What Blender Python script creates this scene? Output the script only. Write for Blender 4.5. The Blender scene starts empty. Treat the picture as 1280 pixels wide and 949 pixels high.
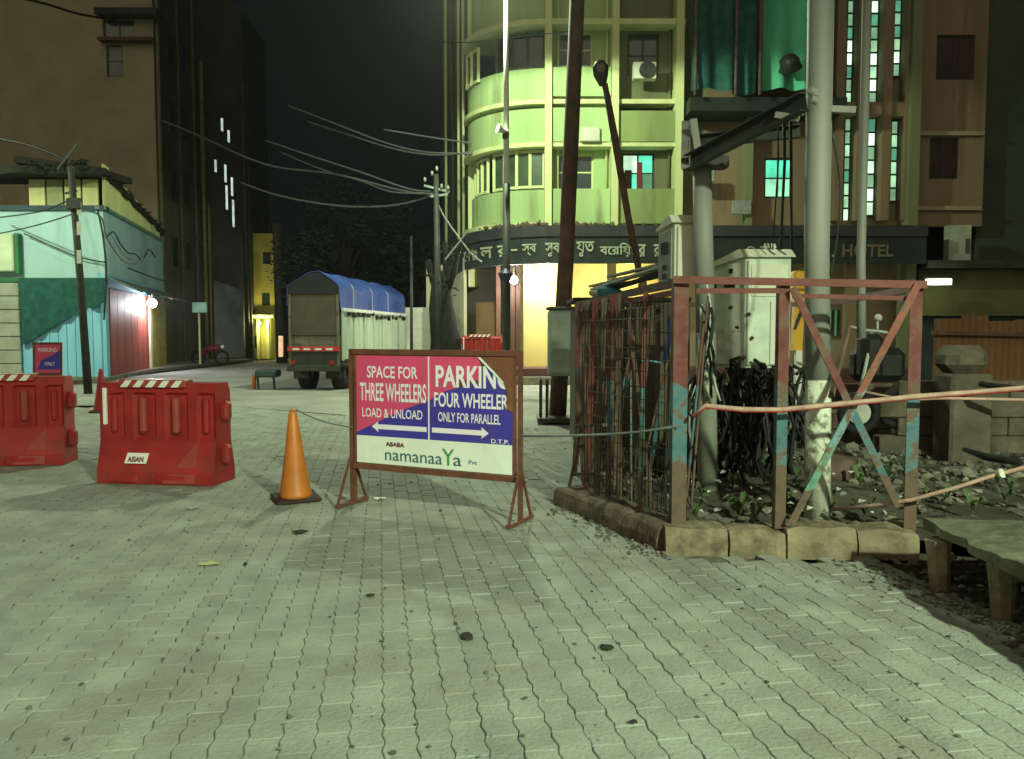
import bpy, math, random
from mathutils import Vector, Matrix, noise
R = math.radians
rnd = random.Random(7)
scene = bpy.context.scene
col = scene.collection

# ------------------------------------------------------------------ camera
CAM_H, PITCH = 1.5, math.atan(58.5 / 1000.0)
cam_d = bpy.data.cameras.new("camera"); cam = bpy.data.objects.new("camera", cam_d); col.objects.link(cam)
cam.location = (0, 0, CAM_H); cam.rotation_euler = (math.pi / 2 - PITCH, 0, 0)
cam_d.sensor_width = 36; cam_d.lens = 28.125; cam_d.clip_end = 800; cam_d.clip_start = .05
scene.camera = cam

def P(px, py, D):
    """photo pixel (1280 wide) at depth D -> world point"""
    u, v = (px - 640) / 1000, (474.5 - py) / 1000
    t = D / (math.cos(PITCH) + v * math.sin(PITCH))
    return Vector((u * t, D, CAM_H + t * (-math.sin(PITCH) + v * math.cos(PITCH))))
def X(px, D): return P(px, 416, D).x
def Z(py, D): return P(640, py, D).z

# ------------------------------------------------------------------ world and light
w = bpy.data.worlds.new("World"); scene.world = w; w.use_nodes = True
nt = w.node_tree; bg = nt.nodes["Background"]
sky = nt.nodes.new("ShaderNodeTexSky"); sky.sky_type = 'NISHITA'; sky.sun_disc = False
sky.sun_elevation = R(-5.0); sky.sun_rotation = R(200); sky.dust_density = 2
nt.links.new(sky.outputs[0], bg.inputs[0]); bg.inputs[1].default_value = 0.1
glow = nt.nodes.new("ShaderNodeBackground"); glow.inputs[0].default_value = (.42, .62, .72, 1); glow.inputs[1].default_value = .007
ad = nt.nodes.new("ShaderNodeAddShader"); nt.links.new(bg.outputs[0], ad.inputs[0]); nt.links.new(glow.outputs[0], ad.inputs[1])
nt.links.new(ad.outputs[0], nt.nodes["World Output"].inputs[0])
scene.view_settings.view_transform = 'Standard'; scene.view_settings.look = 'None'
scene.view_settings.exposure = 0; scene.view_settings.gamma = 1
scene.cycles.use_denoising = True
sd = bpy.data.lights.new("night_sky_glow", 'SUN'); so = bpy.data.objects.new("night_sky_glow", sd); col.objects.link(so)
sd.energy = 0.6; sd.angle = R(60); sd.color = (1, .86, .58); so.rotation_euler = (R(62), 0, R(-12))

LAMP_COL = (0.82, 1.0, 0.66)

# ------------------------------------------------------------------ materials
MATS = {}
def mat(name, c, rough=.7, var=.25, scale=6, metal=0, bump=.15, bscale=None, emit=None, es=0, spec=.35,
        c2=None, c2scale=2.5, c2amt=.5, island=0, streak=False, world=False, soft=.12):
    if name in MATS: return MATS[name]
    m = bpy.data.materials.new(name); m.use_nodes = True; n = m.node_tree.nodes; l = m.node_tree.links
    b = n["Principled BSDF"]; b.inputs["Roughness"].default_value = rough; b.inputs["Metallic"].default_value = metal
    b.inputs["Specular IOR Level"].default_value = spec
    tc = n.new("ShaderNodeTexCoord"); src = tc.outputs["Object"]
    if world: src = n.new("ShaderNodeNewGeometry").outputs["Position"]
    if streak:
        mp = n.new("ShaderNodeMapping"); mp.inputs["Scale"].default_value = (1, 1, .12); l.new(src, mp.inputs[0]); ssrc = mp.outputs[0]
    else: ssrc = src
    nz = n.new("ShaderNodeTexNoise"); nz.inputs["Scale"].default_value = scale; nz.inputs["Detail"].default_value = 6
    l.new(ssrc, nz.inputs["Vector"])
    mr = n.new("ShaderNodeMapRange"); mr.inputs[1].default_value = .3; mr.inputs[2].default_value = .7
    mr.inputs[3].default_value = 1 - var; mr.inputs[4].default_value = 1 + var * .6
    l.new(nz.outputs[0], mr.inputs[0])
    mx = n.new("ShaderNodeMix"); mx.data_type = 'RGBA'; mx.blend_type = 'MULTIPLY'; mx.inputs[0].default_value = 1
    mx.inputs[6].default_value = (*c, 1); l.new(mr.outputs[0], mx.inputs[7]); out = mx.outputs[2]
    if c2:
        n2 = n.new("ShaderNodeTexNoise"); n2.inputs["Scale"].default_value = c2scale; n2.inputs["Detail"].default_value = 8
        n2.inputs["Roughness"].default_value = .65
        l.new(ssrc, n2.inputs["Vector"])
        r2 = n.new("ShaderNodeMapRange"); r2.inputs[1].default_value = 1 - c2amt; r2.inputs[2].default_value = 1 - c2amt + soft
        l.new(n2.outputs[0], r2.inputs[0])
        m2 = n.new("ShaderNodeMix"); m2.data_type = 'RGBA'; l.new(r2.outputs[0], m2.inputs[0])
        l.new(out, m2.inputs[6]); m2.inputs[7].default_value = (*c2, 1); out = m2.outputs[2]
    if island:
        g = n.new("ShaderNodeNewGeometry"); oi = n.new("ShaderNodeObjectInfo")
        ad = n.new("ShaderNodeMath"); ad.operation = 'ADD'; l.new(g.outputs["Random Per Island"], ad.inputs[0]); l.new(oi.outputs["Random"], ad.inputs[1])
        fr = n.new("ShaderNodeMath"); fr.operation = 'FRACT'; l.new(ad.outputs[0], fr.inputs[0])
        r3 = n.new("ShaderNodeMapRange"); r3.inputs[3].default_value = 1 - island; r3.inputs[4].default_value = 1 + island; l.new(fr.outputs[0], r3.inputs[0])
        m3 = n.new("ShaderNodeMix"); m3.data_type = 'RGBA'; m3.blend_type = 'MULTIPLY'; m3.inputs[0].default_value = 1
        l.new(out, m3.inputs[6]); l.new(r3.outputs[0], m3.inputs[7]); out = m3.outputs[2]
    l.new(out, b.inputs["Base Color"])
    if bump:
        nb = n.new("ShaderNodeTexNoise"); nb.inputs["Scale"].default_value = bscale or scale * 6; nb.inputs["Detail"].default_value = 5
        l.new(src, nb.inputs["Vector"])
        bp = n.new("ShaderNodeBump"); bp.inputs["Strength"].default_value = bump; bp.inputs["Distance"].default_value = .02
        l.new(nb.outputs[0], bp.inputs["Height"]); l.new(bp.outputs[0], b.inputs["Normal"])
    if emit:
        b.inputs["Emission Color"].default_value = (*emit, 1); b.inputs["Emission Strength"].default_value = es
        l.new(mr.outputs[0], n.new("ShaderNodeMath").inputs[0])
    MATS[name] = m; return m

def band_mat(name, bands, rough=.65, wear=(.12, .075, .05)):
    """paint that changes with height on the post, with rust showing through"""
    m = mat(name, (1, 1, 1), rough, .4, 9, c2=wear, c2scale=9, c2amt=.52)
    n = m.node_tree.nodes; l = m.node_tree.links
    g = n.new("ShaderNodeNewGeometry"); sx = n.new("ShaderNodeSeparateXYZ"); l.new(g.outputs["Position"], sx.inputs[0])
    nz = n.new("ShaderNodeTexNoise"); nz.inputs["Scale"].default_value = 3; l.new(g.outputs["Position"], nz.inputs["Vector"])
    a = n.new("ShaderNodeMath"); a.operation = 'MULTIPLY_ADD'; l.new(nz.outputs[0], a.inputs[0]); a.inputs[1].default_value = .3; l.new(sx.outputs[2], a.inputs[2])
    d = n.new("ShaderNodeMath"); d.operation = 'DIVIDE'; l.new(a.outputs[0], d.inputs[0]); d.inputs[1].default_value = 3
    cr = n.new("ShaderNodeValToRGB"); cr.color_ramp.interpolation = 'CONSTANT'; l.new(d.outputs[0], cr.inputs[0])
    e = cr.color_ramp.elements
    while len(e) < len(bands): e.new(.5)
    for i, (z, c) in enumerate(bands): e[i].position = (z + .15) / 3; e[i].color = (*c, 1)
    e[0].position = 0
    mx = [q for q in n if q.type == 'MIX' and q.blend_type == 'MULTIPLY'][0]
    l.new(cr.outputs[0], mx.inputs[6]); return m

def emat(name, c, s):
    if name in MATS: return MATS[name]
    m = bpy.data.materials.new(name); m.use_nodes = True; n = m.node_tree.nodes; l = m.node_tree.links
    b = n["Principled BSDF"]; b.inputs["Base Color"].default_value = (*[min(1, q) * .6 for q in c], 1)
    tc = n.new("ShaderNodeTexCoord"); nz = n.new("ShaderNodeTexNoise"); nz.inputs["Scale"].default_value = 2.2
    l.new(tc.outputs["Object"], nz.inputs["Vector"])
    mr = n.new("ShaderNodeMapRange"); mr.inputs[1].default_value = .3; mr.inputs[2].default_value = .7; mr.inputs[3].default_value = s * .55; mr.inputs[4].default_value = s * 1.2
    l.new(nz.outputs[0], mr.inputs[0]); l.new(mr.outputs[0], b.inputs["Emission Strength"])
    b.inputs["Emission Color"].default_value = (*c, 1)
    MATS[name] = m; return m

paver_m = mat('paver_concrete', (.30, .325, .285), .85, .22, 3, bump=.45, bscale=55, c2=(.215, .205, .165), c2scale=1.1, c2amt=.52, island=.07, world=True, soft=.3)
bed_m = mat('sand_bed', (.17, .165, .12), .95, .4, 8, bump=.6, c2=(.05, .045, .03), c2scale=.9, c2amt=.52, soft=.25, world=True)
road_m = mat('worn_concrete_road', (.30, .31, .28), .85, .25, .8, bump=.4, bscale=30, c2=(.2, .2, .17), c2scale=.6, c2amt=.45)
dirt_m = mat('dirt', (.075, .068, .048), .95, .5, 3, bump=.8, bscale=18)
conc_m = mat('weathered_concrete', (.20, .185, .14), .85, .35, 3, bump=.5, bscale=25, c2=(.12, .10, .07), c2scale=2.2, c2amt=.5)
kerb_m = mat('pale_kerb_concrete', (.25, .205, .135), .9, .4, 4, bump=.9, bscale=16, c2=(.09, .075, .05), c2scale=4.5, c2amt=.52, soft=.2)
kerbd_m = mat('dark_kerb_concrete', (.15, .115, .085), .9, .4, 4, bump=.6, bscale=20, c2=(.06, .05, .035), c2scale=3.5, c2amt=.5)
red_m = mat('red_plastic', (.34, .02, .02), .5, .3, 3, bump=.12, spec=.4, c2=(.15, .05, .035), c2scale=2.6, c2amt=.46, soft=.25)
redlt_m = mat('pale_red_plastic', (.36, .06, .05), .5, .2, 4, bump=.05)  # lighter red for two ribs, the gusset and the top plate
white_m = mat('white_paint', (.75, .77, .68), .5, .12, 6, bump=.05)
refl_m = mat('white_reflector', (.85, .85, .8), .3, .05, 6, bump=.02)
orange_m = mat('orange_plastic', (.55, .17, .025), .45, .18, 5, bump=.05, spec=.5, c2=(.45, .12, .02), c2scale=3, c2amt=.4)
rub_m = mat('black_rubber', (.05, .03, .025), .8, .4, 6)
frame_m = mat('brown_painted_iron', (.17, .065, .042), .6, .3, 7, c2=(.09, .05, .035), c2scale=5, c2amt=.45)
pink_m = mat('pink_print', (.74, .085, .21), .5, .1, 2, bump=.1, bscale=4, c2=(.55,.11,.17), c2scale=2.5, c2amt=.48, soft=.3)
blue_m = mat('blue_print', (.06, .05, .40), .5, .1, 2, bump=.1, bscale=4, c2=(.09,.08,.28), c2scale=2.5, c2amt=.48, soft=.3)
bwht_m = mat('white_print', (.86, .92, .84), .5, .08, 2, bump=.1, bscale=4, c2=(.62,.64,.52), c2scale=2.5, c2amt=.46, soft=.3)
lett_m = mat('white_letters', (.92, .86, .96), .5, .04, 2, bump=0)
torn_m = mat('torn_brown_sheet', (.20, .085, .045), .75, .3, 6)
teal_m = mat('teal_print', (.04, .14, .17), .5, .05, 2, bump=0)
green_m = mat('green_print', (.05, .30, .09), .5, .05, 2, bump=0)
maroon_m = mat('maroon_print', (.16, .03, .03), .5, .05, 2, bump=0)
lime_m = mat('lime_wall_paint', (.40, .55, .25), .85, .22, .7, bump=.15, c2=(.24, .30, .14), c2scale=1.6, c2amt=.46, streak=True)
lime2_m = mat('dimmed_lime_wall', (.27, .34, .13), .85, .25, .8, bump=.15, c2=(.16, .18, .08), c2scale=1.0, c2amt=.45, streak=True)  # lime darkened in the colour where the lamp throws less
trim_m = mat('pale_lime_trim', (.62, .68, .34), .8, .2, 1.2, bump=.1, streak=True)
olive_m = mat('dim_olive_tone', (.17, .19, .10), .85, .3, .8, bump=.15, c2=(.15, .12, .07), c2scale=1.1, c2amt=.45, streak=True)  # front bay darkened to olive for weaker lamplight; plain olive on smaller parts
tan_m = mat('tan_wall_paint', (.22, .16, .10), .88, .3, .8, bump=.2, c2=(.12, .09, .06), c2scale=1.2, c2amt=.45, streak=True)
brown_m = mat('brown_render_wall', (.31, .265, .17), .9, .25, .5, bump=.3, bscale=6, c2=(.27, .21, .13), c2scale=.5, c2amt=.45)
grey_m = mat('dark_grey_wall', (.09, .09, .075), .9, .3, .6, bump=.2)
greyw_m = mat('blue_grey_shutter', (.30, .33, .36), .7, .2, 1.5)
cyan_m = mat('turquoise_wall_paint', (.36, .55, .56), .8, .22, 1.1, bump=.12, c2=(.28, .43, .45), c2scale=1.4, c2amt=.42, streak=True)
cyan2_m = mat('sky_blue_door_paint', (.22, .52, .70), .6, .2, 1.5, streak=True)
netg_m = mat('green_netting', (.015, .09, .075), .9, .4, 4, bump=.3)
netd_m = mat('scaffold_green_netting', (.09, .45, .27), .9, .5, 1.2, bump=.4, streak=True)
yell_m = mat('yellow_corrugated_sheet', (.66, .66, .30), .6, .2, 1.5, streak=True)
shut_m = mat('red_shutter_paint', (.33, .065, .045), .6, .3, 2, streak=True, c2=(.2, .07, .05), c2scale=2, c2amt=.42)
roof_m = mat('dark_roof_sheet', (.035, .035, .028), .9, .5, 2)
glass_m = mat('dark_window_glass', (.035, .05, .055), .12, .3, 1.5, bump=0, spec=.6)
awn_m = mat('black_awning_board', (.018, .03, .026), .55, .4, 1.5)
awt_m = mat('cream_painted_letters', (.42, .48, .34), .7, .2, 4, bump=0)
galv_m = mat('galvanised_steel', (.30, .31, .28), .62, .3, 3, metal=.1, bump=.08, c2=(.2, .2, .18), c2scale=3, c2amt=.42, streak=True)
flake_m = mat('flaking_white_paint', (.58, .62, .5), .7, .2, 6, bump=.3, c2=(.13, .12, .09), c2scale=9, c2amt=.5)
dkst_m = mat('dark_steel', (.055, .06, .052), .6, .4, 3, metal=.3)
rust_m = mat('rusty_pole', (.11, .055, .035), .8, .4, 5, bump=.4, c2=(.06, .04, .03), c2scale=3, c2amt=.5)
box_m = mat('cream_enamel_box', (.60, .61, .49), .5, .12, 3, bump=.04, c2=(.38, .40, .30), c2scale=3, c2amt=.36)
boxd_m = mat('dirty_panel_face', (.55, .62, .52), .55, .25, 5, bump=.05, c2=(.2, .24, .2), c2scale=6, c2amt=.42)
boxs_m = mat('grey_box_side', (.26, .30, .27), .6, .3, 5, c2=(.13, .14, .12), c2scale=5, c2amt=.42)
blk_m = mat('black_cable', (.014, .015, .014), .6, .3, 5, bump=.05)
wire_m = mat('grey_wire', (.14, .16, .15), .6, .2, 5, bump=0)
cable_m = mat('pale_cable', (.45, .48, .42), .6, .2, 5, bump=0)
tarp_m = mat('blue_tarpaulin', (.045, .09, .32), .55, .3, 1.5, bump=.4, bscale=5)
tarpd_m = mat('black_tarpaulin', (.02, .022, .028), .8, .4, 2, bump=.4)
trk_m = mat('pale_green_truck_paint', (.50, .60, .44), .5, .2, 2, c2=(.25, .28, .2), c2scale=2.4, c2amt=.42, streak=True)
trkr_m = mat('truck_tail_board', (.085, .072, .05), .8, .25, 2)
trkw_m = mat('grey_tail_gate', (.16, .15, .115), .75, .3, 2, c2=(.08,.07,.05), c2scale=4, c2amt=.5)
trkred_m = mat('red_bumper_paint', (.5, .04, .04), .5, .2, 6)
tyre_m = mat('tyre', (.015, .015, .015), .85, .3, 8)
bark_m = mat('bark', (.013, .013, .010), .95, .5, 5, bump=1, bscale=9)
leaf_m = mat('leaf', (.02, .032, .016), .7, .5, 2, bump=0, island=.5)
rub2_m = mat('rubble', (.16, .155, .12), .9, .5, 3, bump=.6, island=.5)
trash_m = mat('litter', (.5, .52, .45), .7, .3, 5, bump=0, island=.6)
rope_m = mat('dirty_pale_rope', (.45, .30, .24), .85, .3, 12)
yw_m = mat('yellow_interior_paint', (.56, .47, .17), .8, .12, 1, streak=True)
cw_m = mat('cream_interior_wall', (.62, .60, .42), .8, .15, 1, streak=True)
wood_m = mat('brown_wood', (.12, .06, .035), .6, .3, 3, streak=True)
yb_m = mat('yellow_panel_paint', (.75, .42, .03), .5, .15, 3)
brn_m = mat('rust_hoarding_sheet', (.17, .085, .035), .8, .4, 1.2, bump=.3, c2=(.1, .055, .03), c2scale=1.5, c2amt=.5, streak=True)
tealw_m = mat('dull_teal_shutter', (.045, .075, .07), .8, .3, 1.5)
post_m = band_mat('banded_post_paint', [(0, (.13, .09, .065)), (.55, (.075, .18, .21)), (1.12, (.16, .042, .038))])
post2_m = band_mat('banded_pale_post_paint', [(0, (.14, .10, .07)), (.42, (.14, .33, .24)), (.72, (.16, .33, .37)), (1.12, (.28, .09, .07))])
rail_m = mat('red_oxide_rail_paint', (.17, .048, .04), .65, .3, 6, c2=(.13, .07, .05), c2scale=6, c2amt=.46)
bars_m = mat('rusty_brown_bar', (.13, .085, .065), .75, .4, 6)

# ------------------------------------------------------------------ mesh builder
ROOT = {}
class MB:
    def __init__(s): s.v = []; s.f = []
    def add(s, vs, fs):
        o = len(s.v); s.v += [Vector(q) for q in vs]; s.f += [tuple(i + o for i in f) for f in fs]; return s
    def box(s, a, b, M=None):
        x0, y0, z0 = a; x1, y1, z1 = b
        vs = [Vector(q) for q in ((x0,y0,z0),(x1,y0,z0),(x1,y1,z0),(x0,y1,z0),(x0,y0,z1),(x1,y0,z1),(x1,y1,z1),(x0,y1,z1))]
        if M: vs = [M @ q for q in vs]
        return s.add(vs, [(0,3,2,1),(4,5,6,7),(0,1,5,4),(1,2,6,5),(2,3,7,6),(3,0,4,7)])
    def bbox(s, a, b, c=.012, M=None):
        """box with chamfered edges"""
        x0,y0,z0 = a; x1,y1,z1 = b
        c = min(c, (x1-x0)*.45, (y1-y0)*.45, (z1-z0)*.45)
        prof = [(0, c), (c, 0), (1, 0)]
        rings = []
        def ring(z, i):
            return [(x0+c+i*0,y0+i,z),(x1-c,y0+i,z),(x1-i,y0+c,z),(x1-i,y1-c,z),(x1-c,y1-i,z),(x0+c,y1-i,z),(x0+i,y1-c,z),(x0+i,y0+c,z)]
        vs = ring(z0, c) + ring(z0+c, 0) + ring(z1-c, 0) + ring(z1, c)
        if M: vs = [M @ Vector(q) for q in vs]
        fs = [tuple(reversed(range(8))), tuple(range(24, 32))]
        for k in range(3):
            for i in range(8):
                j = (i+1) % 8; fs.append((k*8+i, k*8+j, k*8+8+j, k*8+8+i))
        return s.add(vs, fs)
    def beam(s, p0, p1, w, h, up=(0,0,1)):
        p0 = Vector(p0); p1 = Vector(p1); d = (p1-p0).normalized(); up = Vector(up)
        if abs(d.dot(up)) > .98: up = Vector((0,1,0))
        a = d.cross(up).normalized(); b = a.cross(d).normalized()
        vs = []
        for p in (p0, p1):
            for sx, sy in ((-1,-1),(1,-1),(1,1),(-1,1)): vs.append(p + a*sx*w/2 + b*sy*h/2)
        return s.add(vs, [(0,3,2,1),(4,5,6,7),(0,1,5,4),(1,2,6,5),(2,3,7,6),(3,0,4,7)])
    def angle(s, p0, p1, w, t=.007, face=(0,-1,0), side=1):
        """angle iron: L section, one leg towards 'face'"""
        p0 = Vector(p0); p1 = Vector(p1); d = (p1-p0).normalized(); n = Vector(face); n = (n - d*n.dot(d)).normalized(); a = d.cross(n) * side
        L = [(-w/2,0),(w/2,0),(w/2,-t),(-w/2+t,-t),(-w/2+t,-w),(-w/2,-w)]
        vs = [p + a*x + n*y for p in (p0,p1) for x,y in L]
        fs = [(0,1,2,3),(0,3,4,5),(9,8,7,6),(11,10,9,6)] + [(i,i+6,(i+1)%6+6,(i+1)%6) for i in range(6)]
        return s.add(vs, fs)
    def tube(s, pts, r, n=8, caps=True):
        pts = [Vector(p) for p in pts]; rs = r if isinstance(r, (list, tuple)) else [r]*len(pts)
        vs = []; fs = []; prev = None
        for i, p in enumerate(pts):
            d = (pts[min(i+1, len(pts)-1)] - pts[max(i-1, 0)]).normalized()
            if prev is None:
                up = Vector((0,0,1)) if abs(d.z) < .9 else Vector((0,1,0)); a = d.cross(up).normalized()
            else: a = (prev - d*prev.dot(d)).normalized()
            prev = a; b = d.cross(a)
            vs += [p + (a*math.cos(k*2*math.pi/n) + b*math.sin(k*2*math.pi/n))*rs[i] for k in range(n)]
        for i in range(len(pts)-1):
            for k in range(n): j = (k+1) % n; fs.append((i*n+k, i*n+j, i*n+n+j, i*n+n+k))
        if caps: fs += [tuple(reversed(range(n))), tuple(range((len(pts)-1)*n, len(pts)*n))]
        return s.add(vs, fs)
    def extr(s, poly, off):
        """planar polygon (3D points) extruded by vector off"""
        n = len(poly); poly = [Vector(p) for p in poly]; off = Vector(off)
        return s.add(poly + [p+off for p in poly], [tuple(range(n)), tuple(reversed(range(n, 2*n)))] + [((i+1)%n, i, i+n, (i+1)%n+n) for i in range(n)])
    def sheet(s, poly, z): return s.add([(x, y, z) for x, y in poly], [tuple(range(len(poly)))])
    def band(s, path, z0, z1, t):
        """vertical wall following a plan path, thickness t to the right-hand normal"""
        n = len(path); inn = []
        for i, (x, y) in enumerate(path):
            a = Vector(path[max(i-1,0)]); b = Vector(path[min(i+1,n-1)]); d = (b-a).normalized(); inn.append((x + d.y*-t, y + d.x*t))
        vs = [(x,y,z0) for x,y in path] + [(x,y,z1) for x,y in path] + [(x,y,z0) for x,y in inn] + [(x,y,z1) for x,y in inn]
        fs = []
        for i in range(n-1):
            fs += [(i,i+1,n+i+1,n+i),(2*n+i+1,2*n+i,3*n+i,3*n+i+1),(n+i,n+i+1,3*n+i+1,3*n+i),(i+1,i,2*n+i,2*n+i+1)]
        fs += [(0,n,3*n,2*n),(n-1,3*n-1,4*n-1,2*n-1)]
        return s.add(vs, fs)
    def blob(s, c, r, sub=1, j=.3, flat=1):
        import bmesh
        bm = bmesh.new(); bmesh.ops.create_icosphere(bm, subdivisions=sub, radius=1)
        sd = Vector((rnd.random()*99, rnd.random()*99, 0)); vs = []
        for v in bm.verts:
            q = v.co * (1 + j*noise.noise(v.co*1.3 + sd)*2); vs.append(Vector(c) + Vector((q.x*r, q.y*r, q.z*r*flat)))
        fs = [tuple(v.index for v in f.verts) for f in bm.faces]; bm.free(); return s.add(vs, fs)
    def build(s, name, m, parent=None, smooth=False, label=None):
        if parent is None:
            xs = [v.x for v in s.v]; ys = [v.y for v in s.v]; o = Vector(((min(xs)+max(xs))/2, (min(ys)+max(ys))/2, min(v.z for v in s.v)))
        else: o = ROOT.get(parent.name, Vector((0,0,0)))
        me = bpy.data.meshes.new(name); me.from_pydata([v - o for v in s.v], [], s.f); me.materials.append(m)
        if smooth: me.shade_smooth()
        ob = bpy.data.objects.new(name, me); col.objects.link(ob)
        if parent is None: ob.location = o
        else: ob.parent = parent; ROOT[ob.name] = o
        if label: ob['label'] = label
        return ob
def tag(o, label=None, cat=None, group=None, kind=None):
    if label: o['label'] = label
    if cat: o['category'] = cat
    if group: o['group'] = group
    if kind: o['kind'] = kind
    return o
def thing(name, label, cat, loc=(0,0,0), group=None):
    o = bpy.data.objects.new(name, None); col.objects.link(o); o.location = loc; o.empty_display_size = .2
    ROOT[o.name] = Vector(loc); return tag(o, label, cat, group)
def dup(o, parent=None):
    c = o.copy(); col.objects.link(c); c.parent = parent
    for ch in o.children: dup(ch, c)
    return c
def struct(name, mb, m): return tag(mb.build(name, m), kind='structure')

def text_mesh(txt, m, parent, O, U, V, w, h, name='lettering', bold=.012, depth=.002, lift=.003, label=None):
    """text fitted to a w x h box with lower-left corner O, along unit vectors U (right) and V (up)"""
    cu = bpy.data.curves.new('t', 'FONT'); cu.body = txt; cu.size = 1; cu.offset = bold; cu.extrude = 0; cu.resolution_u = 3
    to = bpy.data.objects.new('t', cu); col.objects.link(to)
    me = bpy.data.meshes.new_from_object(to); bpy.data.objects.remove(to); bpy.data.curves.remove(cu)
    xs = [v.co.x for v in me.vertices]; ys = [v.co.y for v in me.vertices]
    if not xs: return None
    x0, x1, y0, y1 = min(xs), max(xs), min(ys), max(ys); U = Vector(U); V = Vector(V); N = U.cross(V)
    root = ROOT.get(parent.name, Vector((0,0,0)))
    for v in me.vertices:
        v.co = Vector(O) + U*((v.co.x-x0)/(x1-x0)*w) + V*((v.co.y-y0)/(y1-y0)*h) + N*lift - root
    me.materials.clear(); me.materials.append(m); me.name = name
    ob = bpy.data.objects.new(name, me); col.objects.link(ob); ob.parent = parent; ROOT[ob.name] = root
    if label: ob['label'] = label
    return ob

def wall_open(mb, x0, x1, z0, z1, y, t, openings):
    """frontal wall (plane y) with real openings [(xa,xb,za,zb)]"""
    xs = sorted({x0, x1, *[q for o in openings for q in o[:2]]}); zs = sorted({z0, z1, *[q for o in openings for q in o[2:]]})
    for i in range(len(xs)-1):
        run = None
        for k in range(len(zs)-1):
            cx, cz = (xs[i]+xs[i+1])/2, (zs[k]+zs[k+1])/2
            solid = not any(a < cx < b and c < cz < d for a, b, c, d in openings)
            if solid:
                if run is None: run = zs[k]
                end = zs[k+1]
            if (not solid or k == len(zs)-2) and run is not None:
                mb.box((xs[i], y, run), (xs[i+1], y+t, end)); run = None
def window(parent, xa, xb, za, zb, y, fm, gm, nx=2, nz=2, fw=.06, rec=.08, back=None):
    f = MB()
    for a, b, c, d in ((xa, xa+fw, za, zb), (xb-fw, xb, za, zb), (xa+fw, xb-fw, za, za+fw), (xa+fw, xb-fw, zb-fw, zb)): f.box((a, y+rec, c), (b, y+rec+.06, d))
    for i in range(1, nx): q = xa+(xb-xa)*i/nx; f.box((q-fw*.4, y+rec+.005, za+fw), (q+fw*.4, y+rec+.055, zb-fw))
    for i in range(1, nz): q = za+(zb-za)*i/nz; f.box((xa+fw, y+rec+.01, q-fw*.35), (xb-fw, y+rec+.05, q+fw*.35))
    wo = f.build('window', fm, parent)
    for i in range(nx):
        for k in range(nz):
            a = xa+(xb-xa)*i/nx; b = xa+(xb-xa)*(i+1)/nx; c = za+(zb-za)*k/nz; d = za+(zb-za)*(k+1)/nz
            g = gm[(i*nz+k) % len(gm)] if isinstance(gm, list) else gm
            MB().box((a+.012, y+rec+.025, c+.012), (b-.012, y+rec+.033, d-.012)).build('pane', g, wo)
    return wo

# ------------------------------------------------------------------ ground, road, pavers
struct('ground', MB().sheet([(-300,-60),(300,-60),(300,500),(-300,500)], -.06), dirt_m)
EDGE = [(-16, 15.2), (-6, 16.5), (.73, 12.2), (4.2, 10.5)]
def edge_y(x):
    for (a, b), (c, d) in zip(EDGE, EDGE[1:]):
        if a <= x <= c: return b + (d-b)*(x-a)/(c-a)
    return EDGE[0][1] if x < EDGE[0][0] else EDGE[-1][1]
struct('paving_bed', MB().sheet([(-16,-9), (8,-9), (8, 3.5), (2.6, 4.1), (2.36, 5.05), (1.1, 5.4), (.4, 6.9), (.68, 7.1), (.95, 12.0), (-6, 16.5), (-16, 15.2)], -.0115), bed_m)
struct('road', MB().sheet([(-40,16.5), (-6.02,16.52), (.4,12.42), (.42, 7.6), (14, 7.6), (60,20), (60, 33), (1, 33), (-6,90), (-14, 90), (-13.2,33), (-13, 22), (-40,22)], -.006), road_m)
L, W, G = .25, .125, .0035
AX = Vector((math.sin(R(-9.4)), math.cos(R(-9.4)), 0)); CX = Vector((AX.y, -AX.x, 0))
ZZ = [(0, 0), (L/8, .006), (3*L/8, -.006), (5*L/8, .006), (7*L/8, -.006), (L, 0)]
def paver_mesh():
    def ring(ins, z):
        g = G/2 + ins; pts = []
        for v, o in ZZ: pts.append((W-g+o, min(max(v, g), L-g), z))
        for v, o in reversed(ZZ): pts.append((g+o, min(max(v, g), L-g), z))
        return pts
    n = 12; vs = ring(0, -.05) + ring(0, -.0035) + ring(.003, 0); fs = [tuple(range(24, 36))]
    for k in range(2):
        for i in range(n): j = (i+1) % n; fs.append((k*n+i, k*n+j, k*n+n+j, k*n+n+i))
    return vs, fs
pv, pf = paver_mesh()
pme = bpy.data.meshes.new('paver'); pme.from_pydata(pv, [], pf); pme.materials.append(paver_m)
bed = bpy.data.objects['paving_bed']
def in_plaza(p):
    x, y = p.x, p.y
    if y < -1.2 or y > edge_y(x) - .1 or x < -15.8 or x > 6.5: return False
    if y < 2.0 and (abs(x) > 3.2): return False
    if abs(x) > .70*y + 1.6: return False
    if y > 7.05 and x > .56 + (y-7)*.05: return False
    if 5.25 < y <= 7.05 and x > 1.02 - (y-5.45)*.4: return False
    if 3.0 < y <= 5.25 and x > 2.42 + (5.05-y)*.22 : return False
    return True
cells = []
for i in range(-130, 90):
    for k in range(-20, 90):
        v = k*L + (L/2 if i % 2 else 0); c = CX*(i*W) + AX*v; mid = c + CX*W/2 + AX*L/2
        if in_plaza(mid):
            D = mid.y; vis = D > 2.25 and abs(mid.x) < .66*D + .15
            cells.append((D if vis else 1000 + abs(D), c))
cells.sort(key=lambda q: q[0])
base = Matrix(((CX.x, AX.x, 0, 0), (CX.y, AX.y, 0, 0), (0, 0, 1, 0), (0, 0, 0, 1)))
far = MB()
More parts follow.
